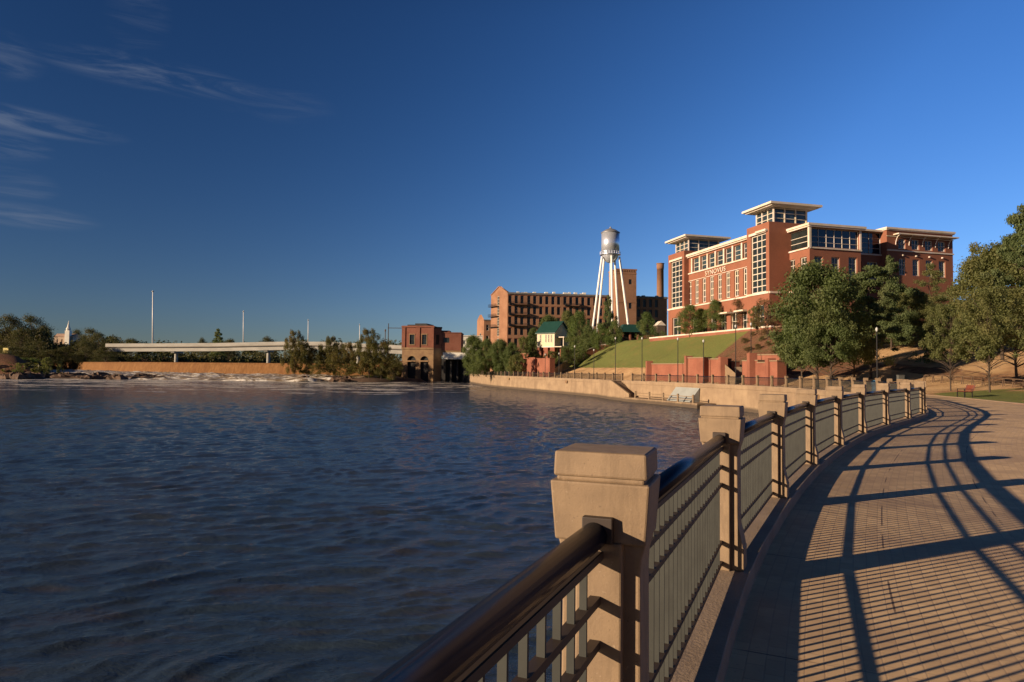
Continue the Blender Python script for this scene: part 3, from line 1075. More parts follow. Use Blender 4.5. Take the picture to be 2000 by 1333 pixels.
us = np.linspace(0, 1, 300); vs_ = np.linspace(0, 1, 90)
UU, VV = np.meshgrid(us, vs_)
dx = np.interp(UU, np.linspace(0, 1, len(DAMC)), [p.x for p in DAMC]); dy = np.interp(UU, np.linspace(0, 1, len(DAMC)), [p.y for p in DAMC])
LEN = np.clip(np.interp(UU, [0, .2, .5, .8, .93, 1], [200, 170, 88, 52, 26, 6]), 0, 300)
RX = dx + VV * LEN * .25 + 1.0; RY = dy - 1.5 - VV * LEN
RZ = rapid_z(RX, RY)
RZ = RZ - (VV > .97) * 1.0
nx = len(us); i = np.arange((len(vs_) - 1) * (nx - 1)); a_ = (i // (nx - 1)) * nx + i % (nx - 1)
rapids = np_mesh('rapids', np.stack([RX.ravel(), RY.ravel(), RZ.ravel()], 1), np.stack([a_, a_ + 1, a_ + nx + 1, a_ + nx], 1), rm)
tag(rapids, 'churning white water below the dam', 'rapids', kind='structure')

# ------------------------------------------------------------------ rocks


def rock_mesh(seed, nm='rock'):
    rs = np.random.RandomState(seed)
    nu, nv = 14, 9
    vs = []; fs = []
    for j in range(nv + 1):
        th = math.pi * j / nv
        for i in range(nu):
            ph = 2 * math.pi * i / nu
            r = 1 + .30 * math.sin(3 * ph + seed) * math.sin(th) + rs.uniform(-.22, .22)
            vs.append((r * math.sin(th) * math.cos(ph), r * math.sin(th) * math.sin(ph), max(r * math.cos(th), -.5)))
    for j in range(nv):
        for i in range(nu):
            k = (i + 1) % nu
            fs.append((j * nu + i, (j + 1) * nu + i, (j + 1) * nu + k, j * nu + k))
    m = bpy.data.meshes.new(nm); m.from_pydata(vs, [], fs); m.materials.append(ROCK); m.update()
    return m


ROCKS = [rock_mesh(s) for s in range(5)]
rng = random.Random(11)


def rock(px, py, z, sx, sy, sz, label, group):
    p = G(px, py, z)
    o = bpy.data.objects.new('river_rock', ROCKS[rng.randrange(5)])
    COL.objects.link(o); o.location = p; o.scale = (sx, sy, sz); o.rotation_euler = (0, 0, rng.uniform(-.5, .5))
    return tag(o, label, 'rock', group)


for i in range(26):
    px = 6 + i * 11.6 + rng.uniform(-5, 5)
    rock(px, 741 + rng.uniform(-3.5, 1), -3.2, rng.uniform(2.2, 5.5), rng.uniform(2, 4), rng.uniform(.7, 2.1), 'brown rock of the long ledge below the left half of the dam', 'rocks of the left ledge')
for i in range(9):
    px = 395 + i * 11 + rng.uniform(-4, 4)
    rock(px, 739 + rng.uniform(-2, 1.5), -3.1, rng.uniform(2, 4.5), rng.uniform(2, 3), rng.uniform(.7, 1.5), 'low dark rock in the white water left of the island', 'rocks in mid river')
for i in range(30):
    px = 598 + i * 6.6 + rng.uniform(-4, 4)
    rock(px, 746 + rng.uniform(-2.5, 0), -3.2, rng.uniform(1.2, 3.4), rng.uniform(1.5, 3), rng.uniform(.7, 1.9), 'brown boulder along the waterline of the wooded island', 'boulders round the island')
q = MB()   # the island's soil
isl = []
for i in range(40):
    a = 2 * math.pi * i / 40
    isl.append((-57 + 25 * math.cos(a) * (1 + .1 * math.sin(3 * a)), 254 + 16 * math.sin(a) * (1 + .1 * math.cos(5 * a)) + 0.15 * 24 * math.cos(a)))
vs = [(x, y, -4.5) for x, y in isl] + [(-59 + (x + 59) * .85, 254 + (y - 254) * .85, -2.1) for x, y in isl] + [(-59, 254, -1.0)]
fs = [(i, (i + 1) % 40, 40 + (i + 1) % 40, 40 + i) for i in range(40)] + [(40 + i, 40 + (i + 1) % 40, 80) for i in range(40)]
o = MB().add(vs, fs).build('island', ROCK, smooth=True)
tag(o, 'small rocky island below the dam', 'island', kind='structure')

# ------------------------------------------------------------------ trees


def leaf_cloud(centers, radii, n, size, seed, flat=1.0, droop=0.0, upb=.35):
    rs = np.random.RandomState(seed)
    C = np.array(centers); r = np.array(radii)
    wgt = r ** 2; wgt = wgt / wgt.sum()
    idx = rs.choice(len(C), n, p=wgt)
    v = rs.normal(size=(n, 3)); v /= np.linalg.norm(v, axis=1, keepdims=True)
    rad = r[idx] * np.clip(rs.normal(.80, .24, n), .1, 1.35)
    off = v * rad[:, None]; off[:, 2] *= flat
    p = C[idx] + off
    p[:, 2] -= droop * np.abs(rs.normal(0, 1, n)) * r[idx]
    nrm = v * .9 + rs.normal(size=(n, 3)) * .55 + np.array([0, 0, upb]); nrm /= np.linalg.norm(nrm, axis=1, keepdims=True)
    t1 = np.cross(nrm, rs.normal(size=(n, 3))); t1 /= np.linalg.norm(t1, axis=1, keepdims=True)
    t2 = np.cross(nrm, t1)
    s = size * rs.uniform(.55, 1.35, n)[:, None]
    co = np.concatenate([p - t1 * s * .5, p - t2 * s * .32 + t1 * s * .05, p + t1 * s * .6, p + t2 * s * .32 + t1 * s * .05], 1).reshape(-1, 3)
    return co, np.arange(4 * n).reshape(n, 4)


def make_variant(kind, seed, n, leafm):
    """unit tree: height 1, crown diameter about 1 (x, y), returns (crown mesh, trunk mesh)"""
    rs = random.Random(seed)
    cs, rr_ = [], []
    limbs = []
    if kind == 'round':
        for k in range(110):
            th = rs.uniform(0, 2 * math.pi); z = rs.uniform(.16, .93)
            env = .50 * (math.sin(math.pi * min(1, (z - .10) / .84) ** .72)) ** .62 if z > .1 else 0
            rad = env * math.sqrt(rs.uniform(.15, 1)) * rs.uniform(.80, 1.04)
            r = rs.uniform(.06, .125)
            cs.append((rad * .92 * math.cos(th), rad * .92 * math.sin(th), z)); rr_.append(r)
        size, fl, dr, trunk_r = .021, .75, 0, .018
        top = .75
    elif kind == 'cone':
        for k in range(90):
            z = .12 + .86 * rs.random() ** 1.15; th = rs.uniform(0, 2 * math.pi)
            env = .50 * max(.02, (1 - z)) ** .75 * (.75 + .35 * (math.sin(z * 38 + th) > 0)) * 1.12
            rad = env * math.sqrt(rs.uniform(.1, 1))
            cs.append((rad * math.cos(th), rad * math.sin(th), z - .05 * rad)); rr_.append(.03 + .075 * (1 - z) ** .6)
        size, fl, dr, trunk_r = .017, .55, .10, .016
        top = .96
    elif kind == 'pine':
        for k in range(85):
            z = .10 + .88 * rs.random(); th = rs.uniform(0, 2 * math.pi)
            tier = .78 + .32 * math.sin(z * 30)
            env = .50 * max(.03, (1 - z) ** .55) * tier
            rad = env * rs.uniform(.35, 1.08)
            cs.append((rad * math.cos(th), rad * math.sin(th), z + .07 * rad)); rr_.append(rs.uniform(.035, .075))
        size, fl, dr, trunk_r = .016, .5, 0, .017
        top = .97
    elif kind == 'sparse':
        for k in range(95):
            z = rs.uniform(.16, .95); th = rs.uniform(0, 2 * math.pi)
            env = .5 * (math.sin(math.pi * min(1, (z - .05) / .95))) ** .6
            rad = env * rs.uniform(.2, 1.0)
            cs.append((rad * math.cos(th), rad * math.sin(th), z)); rr_.append(rs.uniform(.035, .085))
        size, fl, dr, trunk_r = .021, .9, .3, .013
        top = .8
    elif kind == 'bush':
        for k in range(40):
            z = rs.uniform(.08, .85); th = rs.uniform(0, 2 * math.pi)
            rad = .46 * math.sqrt(max(0, 1 - (z - .1) ** 2)) * math.sqrt(rs.random())
            cs.append((rad * math.cos(th), rad * math.sin(th), z)); rr_.append(rs.uniform(.09, .17))
        size, fl, dr, trunk_r = .034, .85, 0, .02
        top = .5
    co, fa = leaf_cloud(cs, rr_, n, size, seed, fl, dr)
    crown = np_mesh('crown', co, fa, leafm, smooth_=False, link=False)
    t = MB()
    segs = 6; prev = Vector((0, 0, -.03)); pts = [prev]
    for k in range(1, segs + 1):
        z = top * k / segs
        pts.append(Vector((rs.uniform(-.008, .008) * k, rs.uniform(-.008, .008) * k, z)))
    for k in range(segs):
        r0 = trunk_r * (1.25 if k == 0 else 1) * (1 - .85 * k / segs); r1 = trunk_r * (1 - .85 * (k + 1) / segs)
        t.tube(pts[k], pts[k + 1], r0, r1, 8, cap=False)
    for j, c in enumerate(cs):
        if j % 2 and kind != 'sparse': continue
        c = Vector(c)
        zb = max(.12, min(top * .95, c.z * .72 if kind in ('round', 'sparse', 'bush') else c.z - .02))
        b = Vector((0, 0, zb)); mid = (b + c) / 2 + Vector((0, 0, .02))
        t.tube(b, mid, trunk_r * .32 * (1.1 - zb), trunk_r * .2, 5, cap=False); t.tube(mid, c, trunk_r * .2, trunk_r * .06, 4, cap=False)
    tm = bpy.data.meshes.new('trunk'); tm.from_pydata([tuple(v) for v in t.v], [], t.f); tm.materials.append(BARK)
    tm.polygons.foreach_set('use_smooth', [True] * len(t.f)); tm.update()
    return crown, tm


VAR = {
    'oakA': make_variant('round', 1, 34000, LEAF_A), 'oakB': make_variant('round', 2, 34000, LEAF_B), 'oakC': make_variant('round', 7, 32000, LEAF_A),
    'pineA': make_variant('pine', 3, 34000, LEAF_C), 'coneA': make_variant('cone', 4, 32000, LEAF_C), 'coneB': make_variant('cone', 14, 20000, LEAF_B),
    'streetA': make_variant('round', 5, 15000, LEAF_D), 'streetB': make_variant('round', 6, 15000, LEAF_D), 'autumn': make_variant('sparse', 8, 6000, LEAF_E),
    'wilA': make_variant('sparse', 9, 16000, LEAF_G), 'wilB': make_variant('sparse', 10, 18000, LEAF_G), 'farA': make_variant('round', 11, 9000, LEAF_F),
    'farB': make_variant('round', 12, 9000, LEAF_F), 'bushA': make_variant('bush', 13, 5000, LEAF_A), 'bushB': make_variant('bush', 15, 5000, LEAF_G),
    'wilC': make_variant('sparse', 16, 17000, LEAF_B),
}


def tree(px, ytop, Y, wpx, var, label, name='tree', cat='tree', group=None, X=None, z=None, h=None, lift=0.0):
    q = P(px, 700, Y); x = q.x if X is None else X
    zg = gz(x, Y) if z is None else z
    H = (P(px, ytop, Y).z - zg) if h is None else h
    W = wpx * Y / 1300.0
    o = thing(name, (x, Y, zg - .03), label, cat, group, rz=(px * 12.9898) % 6.28)
    cr, tk = VAR[var]
    for nm, me in (('crown', cr), ('trunk', tk)):
        c = bpy.data.objects.new(nm, me); COL.objects.link(c); c.parent = o
        c.scale = (W, W, H * (1 - lift)) if nm == 'crown' else (W * .5 + .25 * H, W * .5 + .25 * H, H)
        c.location = (0, 0, H * lift if nm == 'crown' else 0)
    return o


#__SCENE2__


def Yd(px, d, py=735):
    """distance at which the sight line through column px is d metres inland of the river curve"""
    x, y, q = px_dir(px, py)
    Ys = np.arange(40, 330, .5); Xs = Ys * x / y
    D, _ = dist_curve(Xs, Ys)
    inside = D > d
    k = len(Ys) - 1
    # last crossing from the river side to the land side
    for i in range(1, len(Ys)):
        if inside[i] and not inside[i - 1] and Ys[i] > 55: k = i; break
    return float(Ys[k])


# ------------------------------------------------------------------ the modern brick office building on the hill
A2 = Vector((-.25, .968, 0)).normalized(); B2 = Vector((.968, .25, 0)).normalized()
C0 = Vector((53.30, 118.8, 0)); R1 = C0 + A2 * 6.52
Tc = R1 - A2 * 1.0 - B2 * 4.39
GZ = 10.0
ob = thing('office_building', (Tc.x, Tc.y, GZ), 'large red brick office building with cream cornices and two glass lantern towers on the hill', 'building')


def cornice(mb, fr, u0, u1, z, out=.55, h=.55, back=.6):
    mb.fbox(fr, u0, u1, z - h, z, -back, out)
    mb.fbox(fr, u0 + .1, u1 - .1, z - h - .25, z - h, -back, out - .3)


# west facade between the towers -- frame runs from near (u=0 at tower corner) to far
WF = Frame(Tc + B2 * 1.2, A2, side=-1)
holes = []; glz = []
U0, U1 = 7.0, 31.6
for k in range(8):
    u = 10.0 + k * 3.05
for k in range(8):
    c = 9.25 + k * 3.13
    holes.append((c - .78, c + .82, 17.25, 22.7))
# top glazed band: openings between columns
tops = [7.3, 10.4, 13.65, 16.9, 20.15, 23.4, 26.65, 30.1]
for a, b in zip(tops[:-1], tops[1:]):
    glz.append((a + .28, b - .28, 24.75, 27.75))
arc = [(8.2 + k * 3.9, 8.2 + k * 3.9 + 2.4, GZ + .3, 14.2) for k in range(6)]
q = MB()
wall_holes(q, WF, U0, U1, GZ - 3, 28.3, holes + glz + arc, .55)
q.build('wall', BRICK, ob)
for (a, b, c, d) in holes: window(WF, ob, a, b, c, d, 2, 4, .40, zlines=[c + 1.3, c + 2.7, d - 1.15], bar=.17, frame=.2)
for (a, b, c, d) in glz: window(WF, ob, a, b, c, d, 1, 3, .5, gmat=GLASSB, bar=.10, frame=.10)
for (a, b, c, d) in arc: window(WF, ob, a, b, c, d, 2, 2, .5, bar=.12)
q = MB()
for u in tops: q.fbox(WF, u - .22, u + .22, 24.6, 27.9, -.1, .16)
q.fbox(WF, U0, U1, 24.35, 24.62, -.1, .22)
q.fbox(WF, U0, U1 + 8, 16.7, 17.0, -.1, .18)
q.fbox(WF, U0, U1, 22.75, 22.86, -.1, .08)
q.fbox(WF, U0 + .2, U1, GZ - .1, GZ + .28, -.1, 1.6)
for c in (9.6, 15.2): q.fbox(WF, c - 1.6, c + 1.6, 13.9, 14.2, -.1, 1.5)
q.build('trim', CREAM, ob)
q = MB(); cornice(q, WF, U0 - .2, U1 + .2, 28.95, .75, .5); q.build('cornice', CREAM, ob)

# main roof slab and core so the building is closed
q = MB()
core = Frame(Tc + B2 * 2.0, A2, side=-1)
q.fbox(core, 1.5, 38.0, GZ - 3, 28.35, -30, -.3)
q.build('roof', GREYRF, ob)


def lantern_tower(u0, wlen, slen, name_z=30.0):
    """brick tower with curtain window on the west face and glazed lantern with overhanging roof. u0 = near corner on the west plane"""
    fw = Frame(Tc, A2, side=-1)
    corner = fw.p(u0, 0, 0)
    fs = Frame(corner, B2, side=1)
    q = MB()
    hw = (u0 + .95, u0 + wlen - 1.35, 16.95, 28.1)
    door = (u0 + 1.6, u0 + wlen - 2.0, GZ + .25, 14.6)
    wall_holes(q, fw, u0, u0 + wlen, GZ - 3, name_z, [hw, door], .5)
    wall_holes(q, fs, 0, slen, GZ - 3, name_z, [], .5)
    far = Frame(fw.p(u0 + wlen, 0, 0), B2, side=-1)
    wall_holes(q, far, 0, slen, GZ - 3, name_z, [], .5)
    rgt = Frame(fs.p(slen, 0, 0), A2, side=1)
    wall_holes(q, rgt, 0, wlen, GZ - 3, name_z, [], .5)
    q.build('tower_wall', BRICK, ob)
    zl = [16.95 + 1.24 * k for k in range(1, 9)]
    window(fw, ob, *hw, 3, 9, .4, zlines=zl, bar=.16, frame=.2)
    window(fw, ob, *door, 2, 2, .5, bar=.14)
    q = MB()
    q.fbox(fw, hw[0] - .35, hw[1] + .35, 28.15, 28.6, -.1, .3)
    q.fbox(fw, u0, u0 + wlen, 16.55, 16.92, -.1, .2)
    q.fbox(fs, 0, 2.2, 16.55, 16.92, -.1, .2)
    q.build('trim', CREAM, ob)
    # lantern
    i = .75
    q = MB()
    q.fbox(fs, 0.02, slen - .02, name_z - .3, name_z, -wlen + .02, -.02)
    q.build('tower_roof', GREYRF, ob)
    l0 = fs.p(1.7, -.95, 0)
    lw, ls = wlen - 1.7, slen - 2.0
    fr1 = Frame(l0, A2, side=-1); fr2 = Frame(l0, B2, side=1)
    lan = MB()
    lan.fbox(fr2, .12, ls - .12, name_z, 33.0, -lw + .12, -.12)
    lo = lan.build('lantern', GLASSB, ob)
    fm = MB()
    for fr_, L, n in ((fr1, lw, 3), (fr2, ls, 3)):
        for k in range(n + 1):
            u = L * k / n
            wd = .16 if k in (0, n) else .11
            fm.fbox(fr_, u - wd, u + wd, name_z, 33.0, -.1, .08)
        for zz in (name_z + .05, name_z + 1.0, name_z + 2.0, 32.85):
            fm.fbox(fr_, 0.16, L - .16, zz - .06, zz + .06, -.11, .03)
    for fr_, L in ((Frame(fr1.p(lw, 0, 0), B2, side=-1), ls), (Frame(fr2.p(ls, 0, 0), A2, side=1), lw)):
        for k in range(4): fm.fbox(fr_, L * k / 3 - .11, L * k / 3 + .11, name_z, 33.0, -.1, .08)
    fm.build('mullions', CREAM, lo)
    ro = MB()
    ov = 2.0
    for (o_, z0, z1) in ((ov - .5, 33.0, 33.22), (ov, 33.22, 33.62)):
        ro.fbox(fr2, -o_, ls + o_, z0, z1, -lw - o_, o_)
    ro.build('lantern_roof', CREAM, ob)


lantern_tower(0, 7.0, 9.2)
lantern_tower(31.6, 7.7, 9.9)

# glazed corner block: recess S face, W face, S face
FS0 = Frame(Tc + B2 * 0, B2, side=1)
fr = Frame(R1, B2, side=1)
q = MB(); g = [(-2.0, -.25, 24.7, 27.9)]; h2 = [(-1.9, -.35, 18.6, 22.7)]
wall_holes(q, fr, -3.4, 0, GZ - 3, 28.2, g + h2, .5)
fw = Frame(C0, A2, side=-1)
g1 = [(.35, 6.2, 24.6, 28.0)]; h1 = [(.8, 2.5, 18.6, 22.9), (4.0, 5.7, 18.6, 22.9)]
d1 = [(.8, 2.6, GZ + .3, 14.4), (3.8, 5.6, GZ + .3, 14.4)]
wall_holes(q, fw, 0, 6.52, GZ - 3, 28.2, g1 + h1 + d1, .5)
fs = Frame(C0, B2, side=1)
g2 = [(.35, 10.7, 24.6, 28.0)]; h3 = [(8.3, 10.2, 18.6, 23.1), (1.0, 2.8, 18.6, 22.9), (4.6, 6.4, 18.6, 22.9)]
wall_holes(q, fs, 0, 11.0, GZ - 3, 28.2, g2 + h3, .5)
rt_ = Frame(fs.p(11.0, 0, 0), A2, side=1)
wall_holes(q, rt_, 0, 3.5, GZ - 3, 28.2, [], .5)
q.build('wall', BRICK, ob)
for w_ in g: window(fr, ob, *w_, 1, 3, .45, gmat=GLASS, frame=.08, zlines=[25.7, 26.7])
for w_ in h2: window(fr, ob, *w_, 2, 4, .4)
for w_ in g1: window(fw, ob, *w_, 1, 3, .45, gmat=GLASS, frame=.08, zlines=[25.7, 26.7])
for w_ in h1: window(fw, ob, *w_, 2, 4, .4)
for w_ in d1: window(fw, ob, *w_, 2, 2, .4)
for w_ in g2: window(fs, ob, *w_, 6, 3, .45, gmat=GLASSN, frame=.08, bar=.07, zlines=[25.5, 26.55])
for w_ in h3: window(fs, ob, *w_, 2, 4, .4)
q = MB()
q.fbox(fw, -.25, .2, 24.4, 28.2, -.2, .25); q.fbox(fw, 6.3, 6.6, 24.4, 28.2, -.2, .1)
q.fbox(fs, 10.75, 11.1, 24.4, 28.2, -.2, .12)
q.fbox(fw, .2, 6.52, 24.25, 24.5, -.2, .2); q.fbox(fs, .0, 11.1, 24.25, 24.5, -.2, .2)
q.fbox(fr, -3.4, -.2, 24.25, 24.5, -.2, .15)
q.fbox(fw, 0, 6.52, 16.7, 17.0, -.1, .18); q.fbox(fs, 0, 11.1, 16.7, 17.0, -.1, .18)
q.build('trim', CREAM, ob)
q = MB()
blk = Frame(C0, B2, side=1)
q.fbox(blk, -.7, 11.7, 28.35, 28.75, -9, .7)
q.fbox(blk, -.5, 11.6, 28.1, 28.35, -8.9, .55)
q.fbox(blk, -5.0, -.9, 28.3, 28.68, -9, -5.8)
q.build('cornice', CREAM, ob)
q = MB(); q.fbox(blk, .6, 10.4, GZ - 3, 28.15, -12, -.56); q.build('core', GREYRF, ob)

# recessed dark link and the east wing
S2 = C0 + A2 * 3.5
fw2 = Frame(S2, B2, side=1)
q = MB()
g3 = [(11.2, 18.9, 24.8, 28.9)]
h4 = [(11.9, 14.4, 18.8, 23.2), (15.6, 18.1, 18.8, 23.2)]
wall_holes(q, fw2, 11.0, 19.4, GZ - 3, 29.0, g3 + h4, .5)
wing = Frame(S2 - A2 * 1.4 - B2 * .55, B2, side=1)
wu = [(22.05, 23.75), (25.15, 26.95), (28.3, 30.1), (31.4, 33.2)]
top4 = [(a, b, 25.75, 27.75) for a, b in wu]; low4 = [(a + .15, b - .05, 20.7, 23.9) for a, b in wu]
wall_holes(q, wing, 19.4, 35.0, GZ - 3, 29.45, top4 + low4, .4)
wall_holes(q, Frame(wing.p(19.4, 0, 0), A2, side=-1), 0, 1.4, GZ - 3, 29.45, [], .3)
wall_holes(q, Frame(wing.p(35.0, 0, 0), A2, side=1), 0, 26, GZ - 3, 29.45, [], .3)
q.build('wall', BRICK, ob)
for w_ in g3: window(fw2, ob, *w_, 3, 4, .4, gmat=GLASSN, frame=.06, bar=.06)
for w_ in h4: window(fw2, ob, *w_, 3, 4, .4)
for w_ in top4: window(wing, ob, *w_, 2, 2, .35)
for w_ in low4: window(wing, ob, *w_, 2, 3, .35)
q = MB()
q.fbox(fw2, 11.0, 19.4, 24.45, 24.7, -.1, .15)
q.fbox(wing, 19.4, 35.15, 25.25, 25.5, -.1, .15)
q.fbox(wing, 19.4, 35.15, 28.0, 28.15, -.1, .08)
for a, b in wu: q.fbox(wing, (a + b) / 2 - .12, (a + b) / 2 + .12, 24.4, 24.64, -.05, .3)
q.build('trim', CREAM, ob)
q = MB()
q.fbox(fw2, 10.8, 19.2, 28.95, 29.3, -6, .6)
q.fbox(wing, 19.1, 35.4, 29.4, 29.75, -26, .35); q.fbox(wing, 19.2, 35.3, 29.2, 29.4, -25, .2)
q.build('cornice', CREAM, ob)
q = MB()
q.fbox(wing, 20.9, 35.2, 28.3, 28.52, -.0, 1.3)
q.build('sunshade', CREAM, ob)
for u in (21.4, 24.5, 27.65, 30.75, 33.9):
    q = MB(); n = 7
    for k in range(n):
        t0 = math.pi / 2 * k / n; t1 = math.pi / 2 * (k + 1) / n
        p0 = wing.p(u, .05 + 1.15 * (1 - math.cos(t0)), 26.5 + 1.75 * math.sin(t0)); p1 = wing.p(u, .05 + 1.15 * (1 - math.cos(t1)), 26.5 + 1.75 * math.sin(t1))
        q.tube(p0, p1, .09, n=5)
    q.build('bracket', CREAM, ob)
q = MB(); q.fbox(wing, 19.8, 34.7, GZ - 3, 29.2, -25.5, -.45); q.fbox(fw2, 11.2, 20, GZ - 3, 28.9, -22, -.55); q.build('core', GREYRF, ob)
# lettering on the frieze
cu = bpy.data.curves.new('lettering', 'FONT'); cu.body = 'SYNOVUS'; cu.size = 1.45; cu.extrude = .07; cu.align_x = 'LEFT'; cu.space_character = 1.1; cu.offset = .0
tmp = bpy.data.objects.new('tmp', cu); COL.objects.link(tmp)
bpy.context.view_layer.update()
me = bpy.data.meshes.new_from_object(tmp.evaluated_get(bpy.context.evaluated_depsgraph_get()))
bpy.data.objects.remove(tmp)
me.materials.clear(); me.materials.append(CREAM)
lo = bpy.data.objects.new('lettering', me); COL.objects.link(lo); lo.parent = ob
xs = [v.co.x for v in me.vertices]; wid = max(xs) - min(xs)
lp = WF.p(24.2, .14, 23.1)
Mx = Matrix((( -A2.x, 0, WF.n.x), (-A2.y, 0, WF.n.y), (0, 1, 0)))
lo.rotation_mode = 'QUATERNION'; lo.rotation_quaternion = Mx.to_quaternion(); lo.location = lp - Vector(ob.location); lo.scale = (8.0 / wid, 1, 1)

# low terrace wall and walk in front of the building
tw = thing('terrace_wall', WF.p(10, 4, GZ), 'low brick kerb wall with pale cap along the top of the lawn below the office building', 'wall')
q = MB(); c = MB()
for (u0, u1) in ((-4, 44),):
    q.fbox(WF, u0, u1, GZ - 1.6, GZ - .1, 3.3, 3.8); c.fbox(WF, u0 - .1, u1 + .1, GZ - .1, GZ + .2, 3.2, 3.9)
q.build('wall', BRICKW, tw); c.build('coping', CREAM, tw)
q = MB(); q.fbox(WF, -6, 44, GZ - 2, GZ + .04, -1, 3.3)
tag(q.build('terrace', KERB), 'pale terrace paving at the foot of the office building', 'terrace', kind='structure')
# its continuation to the left, stepping along the crest of the lawn
tw2 = thing('crest_wall', P(1250, 668, 175), 'low brick wall with pale cap on the crest of the lawn between green pavilion and yellow house', 'wall')
q = MB(); c = MB()
pts = [P(1300, 662, 168), P(1262, 665.5, 176), P(1215, 669, 186), P(1172, 675, 190), P(1135, 688, 188), P(1118, 697, 182)]
for a, b in zip(pts[:-1], pts[1:]):
    q.hexa([a + Vector((0, 0, -2.5)), b + Vector((0, 0, -2.5)), b + Vector((0, .5, -2.5)), a + Vector((0, .5, -2.5)), a, b, b + Vector((0, .5, 0)), a + Vector((0, .5, 0))])
    c.hexa([a + Vector((0, -.1, .0)), b + Vector((0, -.1, .0)), b + Vector((0, .6, .0)), a + Vector((0, .6, .0)), a + Vector((0, -.1, .18)), b + Vector((0, -.1, .18)), b + Vector((0, .6, .18)), a + Vector((0, .6, .18))])
q.build('wall', BRICKW, tw2); c.build('coping', CREAM, tw2)

# ------------------------------------------------------------------ old brick mill
MA = Vector((.988, .152, 0)).normalized()
MO = P(991.6, 571, 285); MO.z = 0
ZT = P(991.6, 571, 285).z
mill = thing('brick_mill', (MO.x, MO.y, 3), 'long five storey old brick mill with rows of tall dark windows behind the trees', 'building')
mf = Frame(MO, MA, side=1)


def mu(px, py=600): return hit(MO, MA, px, py)


L_END = mu(1303)[0]; LTW = mu(1204)[0]
holes = []
rows = [(595 - 15, 595), (601, 616.5), (622, 637), (643, 657), (665, 680)]
cxs = [900 + v / 4.04 for v in (388, 437, 483, 537, 583, 632, 679, 727, 772, 822, 868, 917, 963, 1010, 1058, 1105, 1150)]
zr = []
for (a, b) in [(579.5, 595), (600, 615), (621, 636), (642, 656), (663, 677)]:
    zr.append((mu(1075, b)[1], mu(1075, a)[1]))
for px in cxs:
    u = mu(px)[0]
    for (z0, z1) in zr: holes.append((u - .72, u + .72, z0, z1))
rh = []
for k in range(4):
    u = LTW + 10.2 + 2.75 * k
    if u + .8 < L_END:
        for (z0, z1) in zr: rh.append((u - .7, u + .7, z0, z1))
q = MB()
wall_holes(q, mf, 0, L_END, -1, ZT - .8, holes + rh, .45)
q.build('wall', MILLB, mill)
q = MB(); q.fbox(mf, .2, L_END - .2, -1, ZT - .9, -16, -.5); q.build('core', SHADEST, mill)
q = MB(); q.fbox(mf, -.1, L_END + .3, ZT - .8, ZT - .25, -16, .45); q.fbox(mf, 0, L_END, ZT - .25, ZT, -16, .1); q.build('roof', GREYRF, mill)
q = MB()
rs = random.Random(3)
for px in (1014, 1024, 1029, 1046, 1071, 1085, 1107, 1112, 1117, 1128, 1140, 1146, 1254, 1262, 1290):
    u = mu(px)[0]
    q.fbox(mf, u - rs.uniform(.3, .9), u + rs.uniform(.3, .9), ZT, ZT + rs.uniform(.5, 1.3), -5, -3.6)
q.build('roof_vent', WHITEC, mill)
wm0 = None
for (a, b, c, d) in holes + rh:
    if wm0 is None:
        wm0 = window(mf, mill, a, b, c, d, 2, 4, .4, fmat=DARKRF, gmat=GLASS, bar=.07, frame=.09)
        a0, c0, h0 = a, c, d - c; kid0 = wm0.children[0]
    else:
        o = wm0.copy(); COL.objects.link(o); o.parent = mill
        k_ = kid0.copy(); COL.objects.link(k_); k_.parent = o
        sz = (d - c) / h0
        p_new = mf.p(a, 0, c) - mf.p(a0, 0, c0)
        zbase = c0 - mill.location.z
        o.scale = (1, 1, sz)
        o.location = (p_new.x, p_new.y, (c - mill.location.z) - zbase * sz)
# string course and arches over windows
q = MB()
for (a, b, c, d) in holes: q.fbox(mf, a - .12, b + .12, d, d + .28, -.05, .07)
q.build('lintels', POWB, mill)
# fire balconies
for (px0, px1, row) in [(994, 1030, 0), (994, 1030, 1), (994, 1030, 2), (1103, 1132, 0)]:
    q = MB(); u0 = mu(px0)[0]; u1 = mu(px1)[0]; z = zr[row][0] - .5
    q.fbox(mf, u0, u1, z - .15, z, 0, 1.5)
    for zz in (z + .5, z + 1.05): q.fbox(mf, u0, u1, zz - .05, zz + .05, 1.42, 1.5)
    k = u0
    while k < u1:
        q.fbox(mf, k - .04, k + .04, z, z + 1.05, 1.42, 1.5); k += .45
    q.fbox(mf, u0, u0 + .08, z, z + 1.05, .0, 1.5); q.fbox(mf, u1 - .08, u1, z, z + 1.05, .0, 1.5)
    q.build('balcony', BLACKM, mill)
# stair tower
tu0, tu1 = mu(1196)[0], mu(1236)[0]
TZ = P(1218, 520.5, 281).z
tf = Frame(mf.p(0, 4.6, 0), MA, side=1)
q = MB()
th = [((tu0 + tu1) / 2 + 1.2, (tu0 + tu1) / 2 + 2.6, P(1218, 551, 281).z, P(1218, 541, 281).z), ((tu0 + tu1) / 2 + 1.2, (tu0 + tu1) / 2 + 2.6, P(1218, 600, 281).z, P(1218, 588, 281).z)]
wall_holes(q, tf, tu0, tu1, -1, TZ, th, .4)
wall_holes(q, Frame(tf.p(tu0, 0, 0), Vector((-MA.y, MA.x, 0)), side=-1), 0, 10, -1, TZ, [], .3)
wall_holes(q, Frame(tf.p(tu1, 0, 0), Vector((-MA.y, MA.x, 0)), side=1), 0, 10, -1, TZ, [], .3)
q.build('tower_wall', MILLB, mill)
for h in th: window(tf, mill, *h, 2, 2, .3, fmat=DARKRF)
q = MB()
